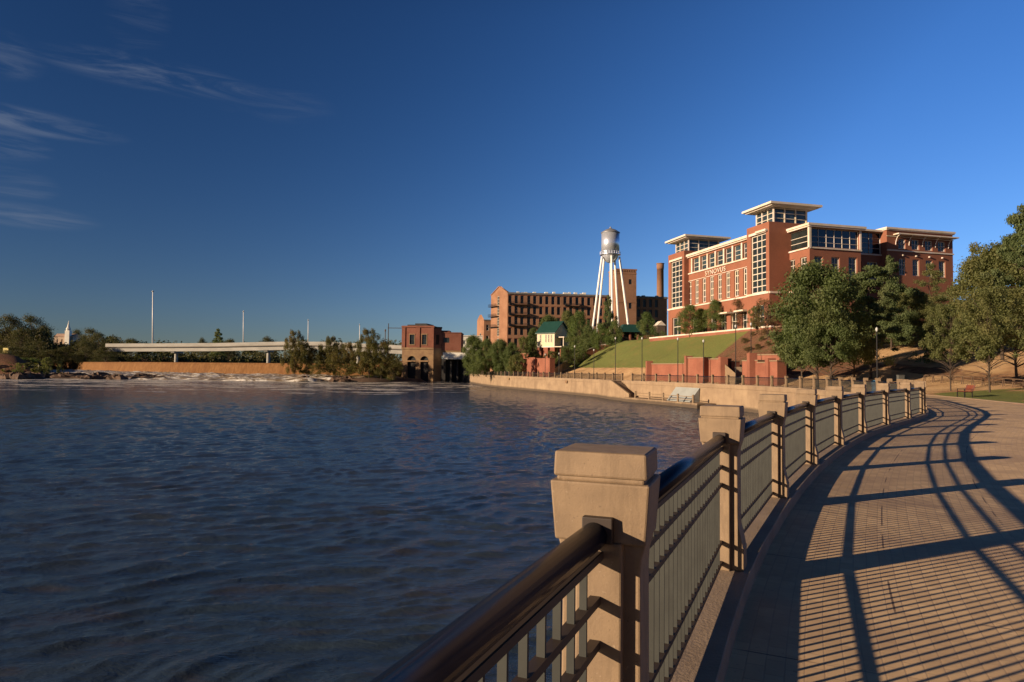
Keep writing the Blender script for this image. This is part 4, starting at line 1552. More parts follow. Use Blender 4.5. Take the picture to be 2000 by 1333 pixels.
q.fbox(tf, tu0 - .25, tu1 + .25, TZ - .5, TZ, -10.2, .3); q.fbox(tf, tu0 - .12, tu1 + .12, TZ - 2.2, TZ - 1.8, -10.1, .14)
for k in range(9):
    u = tu0 + (tu1 - tu0) * (k + .5) / 9; q.fbox(tf, u - .3, u + .3, TZ - 1.2, TZ - .5, -.1, .2)
q.fbox(tf, tu0 - .1, tu1 + .1, P(1218, 588, 281).z, P(1218, 586, 281).z, -.1, .15)
q.build('tower_cornice', MILLB, mill)
q = MB(); q.fbox(tf, tu0 + .3, tu1 - .3, TZ - 1.0, TZ - .4, -9.8, -.3); q.build('tower_roof', DARKRF, mill)
# gabled end wing
gd = Vector((-.52, .854, 0)).normalized()
gl = hit(MO, gd, 959, 600)[0]
gf = Frame(MO, gd, side=-1)
ez = ZT - .2; az = P(974, 563, 289).z + .8
q = MB()
cu_ = gl * .55
gh = [(cu_ - .9, cu_ + .9, z0 - .3, z1 + .2) for (z0, z1) in zr]
wall_holes(q, gf, 0, gl, -1, ez, gh, .4)
q.add([gf.p(0, 0, ez), gf.p(gl, 0, ez), gf.p(gl * .62, 0, az), gf.p(gl * .38, 0, az)], [(0, 1, 2, 3)])
wall_holes(q, Frame(gf.p(gl, 0, 0), MA, side=-1), 0, 12, -1, ez, [], .3)
q.build('gable_wall', MILLB, mill)
for h in gh:
    window(gf, mill, *h, 2, 3, .3, fmat=CREAM2)
q = MB()
q.hexa([gf.p(0, .3, ez), gf.p(gl * .5, .3, az), gf.p(gl * .5, -.7, az), gf.p(0, -.7, ez), gf.p(0, .3, ez + .3), gf.p(gl * .5, .3, az + .3), gf.p(gl * .5, -.7, az + .3), gf.p(0, -.7, ez + .3)])
q.hexa([gf.p(gl * .5, .3, az), gf.p(gl, .3, ez), gf.p(gl, -.7, ez), gf.p(gl * .5, -.7, az), gf.p(gl * .5, .3, az + .3), gf.p(gl, .3, ez + .3), gf.p(gl, -.7, ez + .3), gf.p(gl * .5, -.7, az + .3)])
q.build('gable_roof', MILLB, mill)
for row in (0, 1, 2):
    q = MB(); z = zr[row][0] - .6; u0, u1 = gl * .52, gl * 1.0
    q.fbox(gf, u0, u1, z - .2, z, 0, 1.5)
    for zz in (z + .45, z + .95): q.fbox(gf, u0, u1, zz - .05, zz + .05, 1.4, 1.5)
    for k in range(8): q.fbox(gf, u0 + (u1 - u0) * k / 7 - .04, u0 + (u1 - u0) * k / 7 + .04, z, z + 1, 1.4, 1.5)
    q.build('balcony', BLACKM, mill)

# second mill, a sliver further left and beyond
m2 = thing('far_mill', P(945, 700, 330), 'narrow far gable of a second brick mill left of the long mill', 'building')
m2o = P(945.5, 620, 330); m2o.z = 0
g2d = Vector((-.5, .866, 0))
f2 = Frame(m2o, g2d, side=-1); g2l = hit(m2o, g2d, 932, 620)[0]
q = MB(); z2 = P(940, 625, 332).z
hh = [(g2l * .4, g2l * .62, 12, 20)]
wall_holes(q, f2, 0, g2l, 0, z2, hh, .4)
q.add([f2.p(0, 0, z2), f2.p(g2l, 0, z2), f2.p(g2l * .62, 0, z2 + 2.6), f2.p(g2l * .38, 0, z2 + 2.6)], [(0, 1, 2, 3)])
f3 = Frame(m2o, MA, side=1)
h3_ = [(1.1, 2.5, z2 - 5.5, z2 - 2.5), (1.1, 2.5, z2 - 11.5, z2 - 8)]
wall_holes(q, f3, 0, 14, 0, z2 - .5, h3_, .4)
q.build('wall', MILLB, m2)
for h in hh: window(f2, m2, *h, 1, 4, .3)
for h in h3_: window(f3, m2, *h, 1, 2, .3)
q = MB(); q.fbox(f3, -.2, 14, z2 - .5, z2, -12, .3); q.build('roof', GREYRF, m2)

# chimney
cp = P(1289.5, 578, 318)
ch = thing('mill_chimney', (cp.x, cp.y, 3), 'tall round brick chimney rising behind the dark end of the mill', 'chimney')
zt = P(1289.5, 515, 318).z
MB().lathe((cp.x, cp.y, 0), [(2.1, 3), (1.75, 30), (1.6, zt - 3), (1.62, zt - 3), (1.75, zt - 2.2), (1.75, zt - .3)], 20).build('stack', MILLB, ch, smooth=True)
MB().lathe((cp.x, cp.y, 0), [(1.75, zt - .3), (1.95, zt - .25), (1.95, zt), (1.3, zt), (1.3, zt - 2)], 20).build('rim', STONEW, ch)

# ------------------------------------------------------------------ water tower
wp = P(1191.5, 600, 212)
zg = 7.0
wtw = thing('water_tower', (wp.x, wp.y, zg), 'silver water tower with domed cap standing on five slender white legs', 'water tower')


def wz(py): return P(1191.5, py, 212).z


RT_ = 17.6 * 212 / 1300
q = MB()
q.lathe((wp.x, wp.y, 0), [(RT_ * .46, wz(513.5)), (RT_ * .82, wz(510)), (RT_ * .97, wz(503)), (RT_, wz(497)), (RT_, wz(455.5))][0:5] , 32)
bowl = [(0.01, wz(514.5)), (RT_ * .38, wz(513)), (RT_ * .60, wz(510)), (RT_ * .80, wz(505)), (RT_ * .93, wz(499.5)), (RT_, wz(496))]
MB().lathe((wp.x, wp.y, 0), [(RT_, wz(496)), (RT_, wz(455.5))], 40).build('tank', SILVER, wtw, smooth=True)
MB().lathe((wp.x, wp.y, 0), bowl, 40).build('bowl', SILVER, wtw, smooth=True)
MB().lathe((wp.x, wp.y, 0), [(RT_ + .18, wz(456)), (RT_ + .18, wz(455)), (RT_ * .62, wz(450)), (RT_ * .15, wz(446.6)), (.3, wz(446)), (.25, wz(444)), (.01, wz(442.5))], 40).build('roof_cap', mat('tower_cap', (.24, .24, .25), .5, (.2, .2, .21), 1, .5, metallic=.3), wtw)
# balcony ring with rail
q = MB(); zz = wz(498)
q.lathe((wp.x, wp.y, 0), [(RT_ + .02, zz - .1), (RT_ + .45, zz - .1), (RT_ + .45, zz), (RT_ + .02, zz)], 40)
for k in range(24):
    a = 2 * math.pi * k / 24; x = wp.x + (RT_ + .42) * math.cos(a); y = wp.y + (RT_ + .42) * math.sin(a); a2 = a + 2 * math.pi / 24
    x2 = wp.x + (RT_ + .42) * math.cos(a2); y2 = wp.y + (RT_ + .42) * math.sin(a2)
    q.tube((x, y, zz), (x, y, zz + .9), .04, n=5)
    for h in (.45, .9): q.tube((x, y, zz + h), (x2, y2, zz + h), .03, n=4)
q.build('balcony', SILVER, wtw)
rbot = 34.5 * 212 / 1300
for k in range(5):
    a = R(-19 - 72 * k)
    zb = zg - .3
    ztop = wz(503)
    p1 = (wp.x + (RT_ + .05) * math.cos(a), wp.y + (RT_ + .05) * math.sin(a), ztop)
    sl_ = (ztop - zb) / (ztop - wz(628))
    rb = RT_ + (rbot - RT_) * sl_
    p0 = (wp.x + rb * math.cos(a), wp.y + rb * math.sin(a), zb)
    q = MB().tube(p0, p1, .36, .33, 10); q.box(p0[0] - .6, p0[0] + .6, p0[1] - .6, p0[1] + .6, zb - 1, zb + .5)
    q.build('leg', WHITEST, wtw, smooth=False)
MB().tube((wp.x, wp.y, zg - .5), (wp.x, wp.y, wz(512)), .17, n=12).build('riser_pipe', WHITEST, wtw, smooth=True)

# ------------------------------------------------------------------ yellow house with green roof
hs_ = P(1084, 690, 200)
yh = thing('yellow_house', (hs_.x, hs_.y, 4), 'pale yellow clapboard house with green metal roof raised on brick piers', 'house')
hd = Vector((-.80, .60, 0)).normalized()        # long wall: from near corner to far-left corner
ho = P(1082.5, 660, 198); ho.z = 0
hf = Frame(ho, hd, side=-1)
hl = hit(ho, hd, 1050, 660)[0]
zf = P(1083, 676.5, 198).z; ze = P(1083, 650, 198).z
wins = []
for f0, f1 in ((.12, .24), (.46, .56), (.62, .72), (.78, .88)):
    wins.append((hl * (1 - f1), hl * (1 - f0), zf + 1.1, ze - .45))
q = MB(); wall_holes(q, hf, 0, hl, zf, ze, wins, .15)
gr = Vector((.60, .80, 0)); gfr = Frame(ho, gr, side=1); gw = 8.2
gq = [(3.4, 5.6, zf + .2, zf + 2.2)]
wall_holes(q, gfr, 0, gw, zf, ze, gq, .15)
zr_ = P(1104, 630, 202).z
q.add([gfr.p(0, 0, ze), gfr.p(gw, 0, ze), gfr.p(gw / 2, 0, zr_)], [(0, 1, 2)])
wall_holes(q, Frame(hf.p(hl, 0, 0), gr, side=-1), 0, gw, zf, ze, [], .15)
q.build('wall', YELLOWW, yh)
for h in wins: window(hf, yh, *h, 2, 2, .12, frame=.12, bar=.07)
for h in gq: window(gfr, yh, *h, 2, 1, .12)
q = MB(); oz = .5
for sgn, off in ((0, 0), (1, gw)):
    e = gfr.p(off - oz if sgn == 0 else off + oz, 0, ze - .25); r_ = gfr.p(gw / 2, 0, zr_ + .1)
    v = Vector((hd.x, hd.y, 0)); p0 = e - v * .6; p1 = r_ - v * .6; p2 = r_ + v * (hl + .6); p3 = e + v * (hl + .6)
    up_ = Vector((0, 0, .22))
    q.hexa([p0, p1, p2, p3, p0 + up_, p1 + up_, p2 + up_, p3 + up_])
q.build('roof', GREENRF, yh)
q = MB(); q.fbox(hf, -.2, hl + .2, zf - .35, zf, -gw - .1, .15); q.fbox(gfr, -.1, gw + 4.5, zf - .3, zf - .05, -3.0, 2.6)
q.fbox(hf, -.12, .12, zf, ze, -.1, .06); q.fbox(hf, hl - .12, hl + .12, zf, ze, -.1, .06)
q.build('trim', CREAM, yh)
q = MB()
for (u, d) in ((.6, -.6), (hl * .5, -.6), (hl - .6, -.6), (.6, -gw + .6), (hl - .6, -gw + .6)): q.fbox(hf, u - .8, u + .8, 0, zf - .35, d - .7, d + .7)
for u in (2, 6, 9): q.fbox(gfr, u - .5, u + .5, 0, zf - .3, .3, 1.4)
q.build('pier', BRICKW, yh)
q = MB()
for u in (1.5, 4.5, 7.5, 10.5): q.fbox(gfr, u - .09, u + .09, zf, zf + 2.6, 2.2, 2.4)
q.fbox(gfr, 1.2, 11, zf + 2.6, zf + 2.85, .1, 2.7)
q.build('porch', CREAM, yh)

# dark pavilion with green roof
pv = P(1230, 668, 196)
pav_ = thing('pavilion', (pv.x, pv.y, 8), 'dark open pavilion with low green roof and brick piers at the top of the lawn', 'pavilion')
pf = Frame(P(1214, 650, 196), (.99, .12), side=1)
zb = P(1230, 668, 196).z; zt = P(1230, 649, 196).z
q = MB()
for u in (0.1, 2.4, 4.8, 6.9): q.fbox(pf, u, u + .5, zb - 3, zt, -.5, 0)
q.fbox(pf, 6.9, 10.5, zb - 3, zt - .6, -5, 0)
q.build('pier', BRICKW, pav_)
q = MB(); q.fbox(pf, 0, 7, zb - 3, zt, -6, -5.5); q.build('back_wall', SHADEST, pav_)
q = MB(); za = P(1230, 633, 196).z
q.hexa([pf.p(-.8, .9, zt), pf.p(8.2, .9, zt), pf.p(8.2, -6.5, zt), pf.p(-.8, -6.5, zt), pf.p(1.2, -1.6, za), pf.p(6.0, -1.6, za), pf.p(6.0, -4, za), pf.p(1.2, -4, za)])
q.build('roof', GREENRF, pav_)
# small cream gable beside it
cg = thing('cream_dormer_hut', P(1291, 662, 190), 'small cream gabled hut at the foot of the dark mill wall', 'hut')
cf = Frame(P(1284, 650, 190), (.99, .12), side=1); zb = P(1291, 666, 190).z; zm = P(1291, 636, 190).z; zp = P(1288, 627, 190).z
q = MB(); q.fbox(cf, 0, 2.3, zb - 3, zm, -3, 0); q.build('wall', mat('hut_wall', (.10, .07, .05), .9), cg)
q = MB(); q.prism([cf.p(-.2, .2, zm), cf.p(2.5, .2, zm), cf.p(1.15, .2, zp)], cf.n * -3.4); q.build('roof', CREAM, cg)

# ------------------------------------------------------------------ brick terrace walls by the promenade
def brick_block(name, label, segs, depth=1.2, cat='wall', capm=STONE):
    """segs: (px0, px1, ytop, Y0, Y1)"""
    p0 = P(segs[0][0], segs[0][2], segs[0][3])
    o = thing(name, (p0.x, p0.y, 0), label, cat)
    q = MB(); c = MB()
    for (x0, x1, yt, Y0, Y1) in segs:
        a = P(x0, yt, Y0); b = P(x1, yt, Y1); zt = (a.z + b.z) / 2
        f = Frame(a, b - a, side=1); L = (Vector((b.x, b.y, 0)) - Vector((a.x, a.y, 0))).length
        q.fbox(f, 0, L, -.4, zt - .16, -depth, 0); c.fbox(f, -.08, L + .08, zt - .16, zt, -depth - .08, .1)
    q.build('wall', BRICKW, o); c.build('coping', capm, o)
    return o


def YB(px): return Yd(px, 6.6)


bw = brick_block('brick_terrace', 'stepped red brick terrace walls with stone copings and steps behind the promenade railing', [
    (1267, 1344, 710, YB(1267), YB(1344)), (1344, 1375, 698, YB(1344) - 1.5, YB(1375) - 1.5), (1375, 1414, 700.5, YB(1375), YB(1414)), (1414, 1429, 705, YB(1414) + 2, YB(1429) + 2), (1449, 1480, 703.5, YB(1449), YB(1480)), (1480, 1504, 707, YB(1480), YB(1504)), (1504, 1518, 704, YB(1504) - 1, YB(1518) - 1)], 1.4)
q = MB()
for (x, yt) in ((1269, 705.5), (1346, 695.5), (1414, 697.5), (1471, 690), (1507, 700)):
    p = P(x, yt, YB(x) - .4); q.box(p.x - .55, p.x + .55, p.y - .1, p.y + 1.0, -.3, p.z)
q.build('pier', BRICKW, bw)
q = MB()
for i in range(10):
    a = P(1446 - i * 1.6, 733 - i * 3.2, YB(1440) - .5 + i * .45)
    q.box(a.x - .1, a.x + 2.0, a.y, a.y + .6, -.3, max(.1, 2.9 - (9 - i) * .3))
q.build('stair', KERB, bw)
q = MB()
a = P(1416, 712, YB(1416)); b = P(1438, 731, YB(1438) - 1)
q.hexa([(a.x, a.y, 0), (b.x, b.y, 0), (b.x, b.y + .35, 0), (a.x, a.y + .35, 0), (a.x, a.y, a.z), (b.x, b.y, b.z), (b.x, b.y + .35, b.z), (a.x, a.y + .35, a.z)])
q.build('cheek_wall', STONE, bw)
bw2 = brick_block('brick_planter_wall', 'plain red brick wall at the left foot of the lawn below the yellow house', [
    (1000, 1008, 702, YB(1000), YB(1008)), (1008, 1036, 701.5, YB(1008), YB(1036)), (1033, 1045, 698.5, YB(1035) - 1.5, YB(1045) - 1.5), (1045, 1074, 700, YB(1045), YB(1074))], 1.4, capm=BRICKW)
bw3 = brick_block('upper_terrace_wall', 'grey topped low wall on the mulch bank above the brick terrace', [(1478, 1524, 692, YB(1478) + 6, YB(1524) + 6)], 1.0)
bw4 = brick_block('brick_stair_wall', 'sloping brown brick wall behind the dark trees at the left end of the lawn', [(1005, 1032, 690, 200, 197)], 1.0, capm=STONEW)
dg = thing('ramp_wall', P(1075, 722, 165), 'sloping pale kerb wall climbing the left edge of the lawn', 'wall')
q = MB(); a = P(1075, 725, Yd(1075, 7)); b = P(1098, 711, Yd(1098, 11)); c = P(1131, 690, 188)
for s_, e_ in ((a, b), (b, c)):
    q.hexa([s_ + Vector((0, 0, -2)), e_ + Vector((0, 0, -2)), e_ + Vector((-.5, .3, -2)), s_ + Vector((-.5, .3, -2)), s_, e_, e_ + Vector((-.5, .3, 0)), s_ + Vector((-.5, .3, 0))])
q.build('wall', KERB, dg)
gb = thing('grey_cabinet', P(990, 722, Yd(990, 4)), 'pale grey utility cabinet beside the red brick planter wall', 'cabinet')
YG = Yd(990, 4); p = P(990, 722, YG)
q = MB().box(p.x - .9, p.x + .9, p.y, p.y + 1.2, -.05, P(990, 714, YG).z - .15); q.build('body', PALEC, gb)
MB().box(p.x - 1.0, p.x + 1.0, p.y - .1, p.y + 1.3, P(990, 714, YG).z - .15, P(990, 714, YG).z).build('lid', WHITEC, gb)

# ------------------------------------------------------------------ powerhouse
po_ = P(785, 700, 263); po_.z = 0
PD = Vector((.985, -.17, 0)).normalized()
ph_ = thing('powerhouse', (po_.x, po_.y, -3.2), 'old brick and stone powerhouse with two arched water gates standing in the river', 'building')
f = Frame(po_, PD, side=1)


def pu(px, py): return hit(po_, PD, px, py)


u2 = pu(846.5, 700)[0]
ztop = pu(815, 636.5)[1]; zmid = pu(815, 680.5)[1]
def c3(x, y): return 740 + x / 8.33, 600 + y / 8.33
W = []
for (xa, xb) in ((500, 580), (700, 778)):
    a = pu(*c3(xa, 610)); b = pu(*c3(xb, 450)); W.append((a[0], b[0], a[1], b[1]))
Agates = []
for (xa, xb) in ((448, 600), (660, 806)):
    a = pu(*c3(xa, 1215)); b = pu(*c3(xb, 880)); Agates.append((a[0] + .2, b[0], -4.5, b[1] - .3))
q = MB(); wall_holes(q, f, 0, u2, zmid, ztop, W, .4); 
sd = Vector((.86, .51, 0)).normalized()
so_ = f.p(u2, 0, 0)
sf = Frame(so_, sd, side=1)
sl2 = hit(so_, sd, 862, 700)[0]
wall_holes(q, sf, 0, sl2, zmid, ztop - .8, [(sl2 * .3, sl2 * .7, zmid + 1.5, ztop - 3.5)], .4)
wall_holes(q, Frame(po_, Vector((.17, .985, 0)), side=-1), 0, 17, zmid, ztop, [], .3)
q.build('upper_wall', POWB, ph_)
q = MB()
arch_z = [b[3] for b in Agates]
# arches: spandrel stones above each gate
fan = []
for g in Agates:
    fan.append((g[0], g[1], g[2], g[3])); fan.append((g[0], g[1], g[3] + .55, g[3] + .56 + (g[1] - g[0]) / 2))
wall_holes(q, f, 0, u2, -5, zmid, fan, .8)
wall_holes(q, sf, 0, sl2, -5, zmid, [], .8)
wall_holes(q, Frame(po_, Vector((.17, .985, 0)), side=-1), 0, 17, -5, zmid, [], .3)
for k in (1, 3):
    a, b, c, d = fan[k]; r = (b - a) / 2; cx = (a + b) / 2
    for sg in (-1, 1):
        pts = [f.p(cx + sg * r, -.02, d + .01)] + [f.p(cx + sg * r * math.cos(t_), -.02, c + r * math.sin(t_)) for t_ in np.linspace(0, math.pi / 2, 8)]
        q.prism(pts if sg > 0 else pts[::-1], f.n * -.75)
q.build('lower_wall', STONEW, ph_)
q = MB(); q.fbox(f, .5, u2 - .6, -5, ztop - 1.0, -14, -.85); q.build('core', SHADEST, ph_)
for w_ in W: window(f, ph_, *w_, 2, 2, .35, frame=.14, fmat=DARKRF)
q = MB()
for (a, b, c, d) in W:
    q.fbox(f, a - .35, b + .35, d, d + .35, -.05, .14); q.fbox(f, a - .3, b + .3, c - .3, c, -.05, .18); q.fbox(f, a - .22, a, c, d, -.05, .08); q.fbox(f, b, b + .22, c, d, -.05, .08)
q.fbox(f, -.2, u2 + .1, zmid - .35, zmid + .25, -.1, .35)
q.build('window_surround', STONEW, ph_)
q = MB()
for (a, b) in ((-.15, 1.3), ((W[0][1] + W[1][0]) / 2 - .75, (W[0][1] + W[1][0]) / 2 + .75), (u2 - 1.1, u2 + .05)):
    q.fbox(f, a, b, zmid + .3, ztop - .6, -.1, .3)
q.build('pilaster', POWB, ph_)
q = MB(); q.fbox(f, -.3, u2 + .3, ztop - .7, ztop - .1, -.4, .4); q.build('parapet', POWB, ph_)
q = MB()
for z0, z1, e in ((ztop - .12, ztop + .45, 0), (ztop + .45, ztop + 1.1, 2.4)): q.fbox(f, 1.8 + e, u2 - 2.5 - e * .6, z0, z1, -13, -.6 - e)
q.fbox(sf, -.2, sl2 + .1, ztop - 1.0, ztop - .4, -1.5, .2)
q.build('roof', DARKRF, ph_)
for b in Agates:
    q = MB(); q.fbox(f, b[0], b[1], b[3], b[3] + .55, -.6, .1); q.build('gate_beam', STONEW, ph_)
# annex
an = thing('powerhouse_annex', (sf.p(sl2, 0, 0).x, sf.p(sl2, 0, 0).y, 5), 'plain flat roofed brick annex with round opening right of the powerhouse', 'building')
ao = P(861, 665, 262.5); ao.z = 0
af = Frame(ao, (.999, .0), side=1); al = hit(ao, (.999, .0), 900.5, 665)[0]
zb = P(880, 685, 262.5).z; zt = P(880, 649.5, 262.5).z
q = MB(); rc_ = hit(ao, (.999, .0), *c3(1097, 540)); r_ = 1.2
wall_holes(q, af, 0, al, zb, zt, [(rc_[0] - r_, rc_[0] + r_, rc_[1] - r_ * .85, rc_[1] + r_ * .85)], .4)
wall_holes(q, Frame(af.p(al, 0, 0), (0, 1), side=1), 0, 12, zb, zt, [], .3)
q.build('wall', POWB, an)
window(af, an, rc_[0] - r_, rc_[0] + r_, rc_[1] - r_ * .85, rc_[1] + r_ * .85, 1, 1, .35, fmat=DARKRF)
q = MB(); q.fbox(af, -.2, al + .2, zt - .3, zt, -12, .2); q.fbox(af, 0, al * .42, zt, zt + .7, -8, -.4); q.build('roof', POWB, an)
q = MB(); q.fbox(af, 0, al, zb - 2, zb, -12, -.1); q.build('base', STONEW, an)
# tailrace: pale beam over a dark opening
tr = thing('tailrace_deck', P(885, 700, 276), 'bright concrete deck spanning the dark tailrace opening beside the powerhouse', 'bridge')
bo = P(861, 695, 257); bo.z = 0
bf = Frame(bo, (1, .02), side=1); bl = hit(bo, (1, .02), 912, 695)[0]
z0 = P(885, 702, 257.5).z; z1 = P(885, 689, 257.5).z
q = MB(); q.fbox(bf, .8, bl, z0, z0 + (z1 - z0) * .48, -4, .3); q.fbox(bf, .8, bl, z0 + (z1 - z0) * .48, z1, -4, .0); q.build('beam', WHITEC, tr)
q = MB(); q.fbox(bf, 0, bl + 3, -6, z0, -9, -4.5); q.fbox(bf, bl - 1.2, bl + 6, -6, z0 - .8, -7, -.4)
for k in range(4): q.fbox(bf, bl * (k + .5) / 4 - .35, bl * (k + .5) / 4 + .35, -6, z0, -4.4, -2.8)
q.build('back_wall', SHADEST, tr)
# pale building glimpsed beyond
pb_ = thing('pale_far_building', P(908, 665, 330), 'sliver of a white flat roofed building between the annex and the dark trees', 'building')
pf_ = Frame(P(899, 660, 330), (.99, .1), side=1); zt = P(905, 656.5, 330).z
q = MB(); wall_holes(q, pf_, 0, 12, 3, zt, [(1.5, 3, zt - 4, zt - 2.2), (4.5, 6, zt - 4, zt - 2.2)], .3); q.fbox(pf_, .2, 11.8, 3, zt - .2, -9, -.35); q.build('wall', WHITEC, pb_)
q = MB(); q.fbox(pf_, -.3, 12.3, zt - .1, zt + .3, -9, .3); q.build('roof', WHITEC, pb_)

# ------------------------------------------------------------------ highway bridge
br_ = thing('highway_bridge', P(500, 700, 405), 'long pale concrete highway bridge crossing the river above the dam', 'bridge')
ptsb = [(206, 671.5), (300, 671.2), (420, 670.4), (560, 667.6), (640, 668), (720, 672), (790, 675.5), (940, 682)]
BY = lambda px: 420 - (px - 206) * .05
q = MB(); g_ = MB(); pr2 = MB()
for (a, ya), (b, yb) in zip(ptsb[:-1], ptsb[1:]):
    A_ = P(a, ya, BY(a)); B_ = P(b, yb, BY(b))
    for mb_, zt_, zb_, yo0, yo1 in ((pr2, 0, -2.0, 0, .5), (q, -2.0, -2.5, -.5, 13), (g_, -2.5, -5.0, .5, 1.6)):
        mb_.hexa([(A_.x, A_.y + yo0, A_.z + zb_), (B_.x, B_.y + yo0, B_.z + zb_), (B_.x, B_.y + yo1, B_.z + zb_), (A_.x, A_.y + yo1, A_.z + zb_),
                  (A_.x, A_.y + yo0, A_.z + zt_), (B_.x, B_.y + yo0, B_.z + zt_), (B_.x, B_.y + yo1, B_.z + zt_), (A_.x, A_.y + yo1, A_.z + zt_)])
pr2.build('parapet', BRIDGEC, br_); q.build('deck', mat('deck_edge', (.20, .18, .15), .9, (.15, .13, .11), .3), br_); g_.build('girder', BRIDGEC, br_)
for px in (345, 525, 700, 870):
    y0 = np.interp(px, [p[0] for p in ptsb], [p[1] for p in ptsb])
    A_ = P(px, y0, BY(px) + 5); q = MB()
    q.tube((A_.x, A_.y, -6), (A_.x, A_.y, A_.z - 6.2), 1.05, n=14)
    q.hexa([(A_.x - .9, A_.y - 4.5, A_.z - 6.2), (A_.x + .9, A_.y - 4.5, A_.z - 6.2), (A_.x + .9, A_.y + 6, A_.z - 6.2), (A_.x - .9, A_.y + 6, A_.z - 6.2),
            (A_.x - 1.3, A_.y - 5.2, A_.z - 5.0), (A_.x + 1.3, A_.y - 5.2, A_.z - 5.0), (A_.x + 1.3, A_.y + 7, A_.z - 5.0), (A_.x - 1.3, A_.y + 7, A_.z - 5.0)])
    q.build('pier', BRIDGEC, br_)
for k, (px, yt, yb, r, ex, lab) in enumerate([(298.5, 568, 671, .50, 3.6, 'tallest white light mast rising from the left end of the highway bridge'),
                                  (475.5, 607, 670, .32, 2.8, 'second white light mast on the highway bridge, between the tallest mast and the island trees'),
                                  (602, 624, 668, .26, 1.0, 'thin light mast on the highway bridge just right of the tallest island tree'),
                                  (702.5, 633, 672, .22, .6, 'faintest thin light mast on the highway bridge, nearest the powerhouse')]):
    Y = BY(px) + 8
    a = P(px, yb, Y); b = P(px, yt, Y)
    o = thing('light_mast', (a.x, a.y, a.z - 2.2), lab, 'light mast', 'light masts of the highway bridge')
    MB().tube((a.x, a.y, a.z - 2.2), (b.x, a.y, b.z), r, r * .6, 10).build('pole', WHITEST, o, smooth=True)
    MB().lathe((b.x, a.y, b.z), [(r * .7, -.9), (r * 1.5, -.8), (r * 1.5, -.5), (r * .7, -.4), (r * .5, 0)], 10).build('lamp_ring', BRIDGEC, o)

# church
cY = 520
cp_ = P(125, 668, cY)
chh = thing('church', (cp_.x, cp_.y, cp_.z - 6), 'small pale church with a slim white steeple among the trees on the far bank', 'church')
cf = Frame(P(105, 668, cY), (1, .05), side=1)
q = MB(); z0 = P(120, 672, cY).z - 6; z1 = P(120, 658, cY).z
wall_holes(q, cf, 0, 14.5, z0, z1, [(2, 3.3, z1 - 5, z1 - 2), (5.5, 6.8, z1 - 5, z1 - 2), (9, 10.3, z1 - 5, z1 - 2)], .3)
q.fbox(cf, .2, 14.3, z0, z1 - .2, -9, -.35)
q.build('wall', mat('church_wall', (.50, .38, .28), .8, (.42, .30, .2), .4), chh)
q = MB(); q.prism([cf.p(-.3, .4, z1), cf.p(-.3, -9.4, z1), cf.p(-.3, -4.5, z1 + 2.6)], cf.a * 15); q.build('roof', mat('church_roof', (.42, .28, .20), .8, (.34, .22, .16), .4), chh)
sx = hit(cf.p(0, 1.2, 0), (1, .05), 130.5, 660)[0]
q = MB(); zt1 = P(130, 646, cY).z; zt2 = P(130, 626, cY).z
q.fbox(cf, sx - 1.7, sx + 1.7, z0, zt1, -2.2, 1.2)
q.build('steeple_base', WHITEC, chh)
c0 = cf.p(sx, -.5, zt1)
MB().lathe(c0, [(1.6, 0), (1.3, .8), (1.9, .9), (.9, 3.2), (.05, zt2 - zt1)], 8).build('spire', WHITEC, chh)

# yellow-topped hut at the dam's left abutment
hp = P(10, 690, 400)
ht = thing('gatehouse', (hp.x, hp.y, 0), 'small brown gatehouse with a bright yellow box on top at the left edge', 'hut')
MB().box(hp.x - 4, hp.x + 2.2, hp.y, hp.y + 4, -2, P(10, 690, 400).z).build('wall', mat('gatehouse_wall', (.16, .08, .05), .9), ht)
MB().box(hp.x - 1.6, hp.x + 1.6, hp.y + .3, hp.y + 3, P(10, 690, 400).z, P(10, 680, 400).z).build('box', mat('yellow_box', (.75, .62, .22), .7), ht)

# utility pole beside the powerhouse
q1 = P(757.5, 700, 275); zt = P(757.5, 632, 275).z
up_ = thing('utility_pole', (q1.x, q1.y, -2), 'thin dark wooden utility pole with cross arm left of the powerhouse', 'pole')
MB().tube((q1.x, q1.y, -2.6), (q1.x, q1.y, zt), .22, .15, 8).build('pole', BARK, up_)
MB().box(q1.x - .3, q1.x + 5.5, q1.y - .08, q1.y + .08, P(757, 641, 275).z - .12, P(757, 641, 275).z + .12).build('cross_arm', BARK, up_)
q2 = P(751.5, 700, 280); zt = P(751.5, 648, 280).z
up2 = thing('utility_pole', (q2.x, q2.y, -2), 'shorter grey pole just left of the dark utility pole', 'pole')
MB().tube((q2.x, q2.y, -2.6), (q2.x, q2.y, zt), .2, .16, 8).build('pole', WOODM, up2)
MB().lathe((q2.x, q2.y, zt), [(.3, 0), (.3, .8), (.1, 1)], 8).build('cap', WOODM, up2)

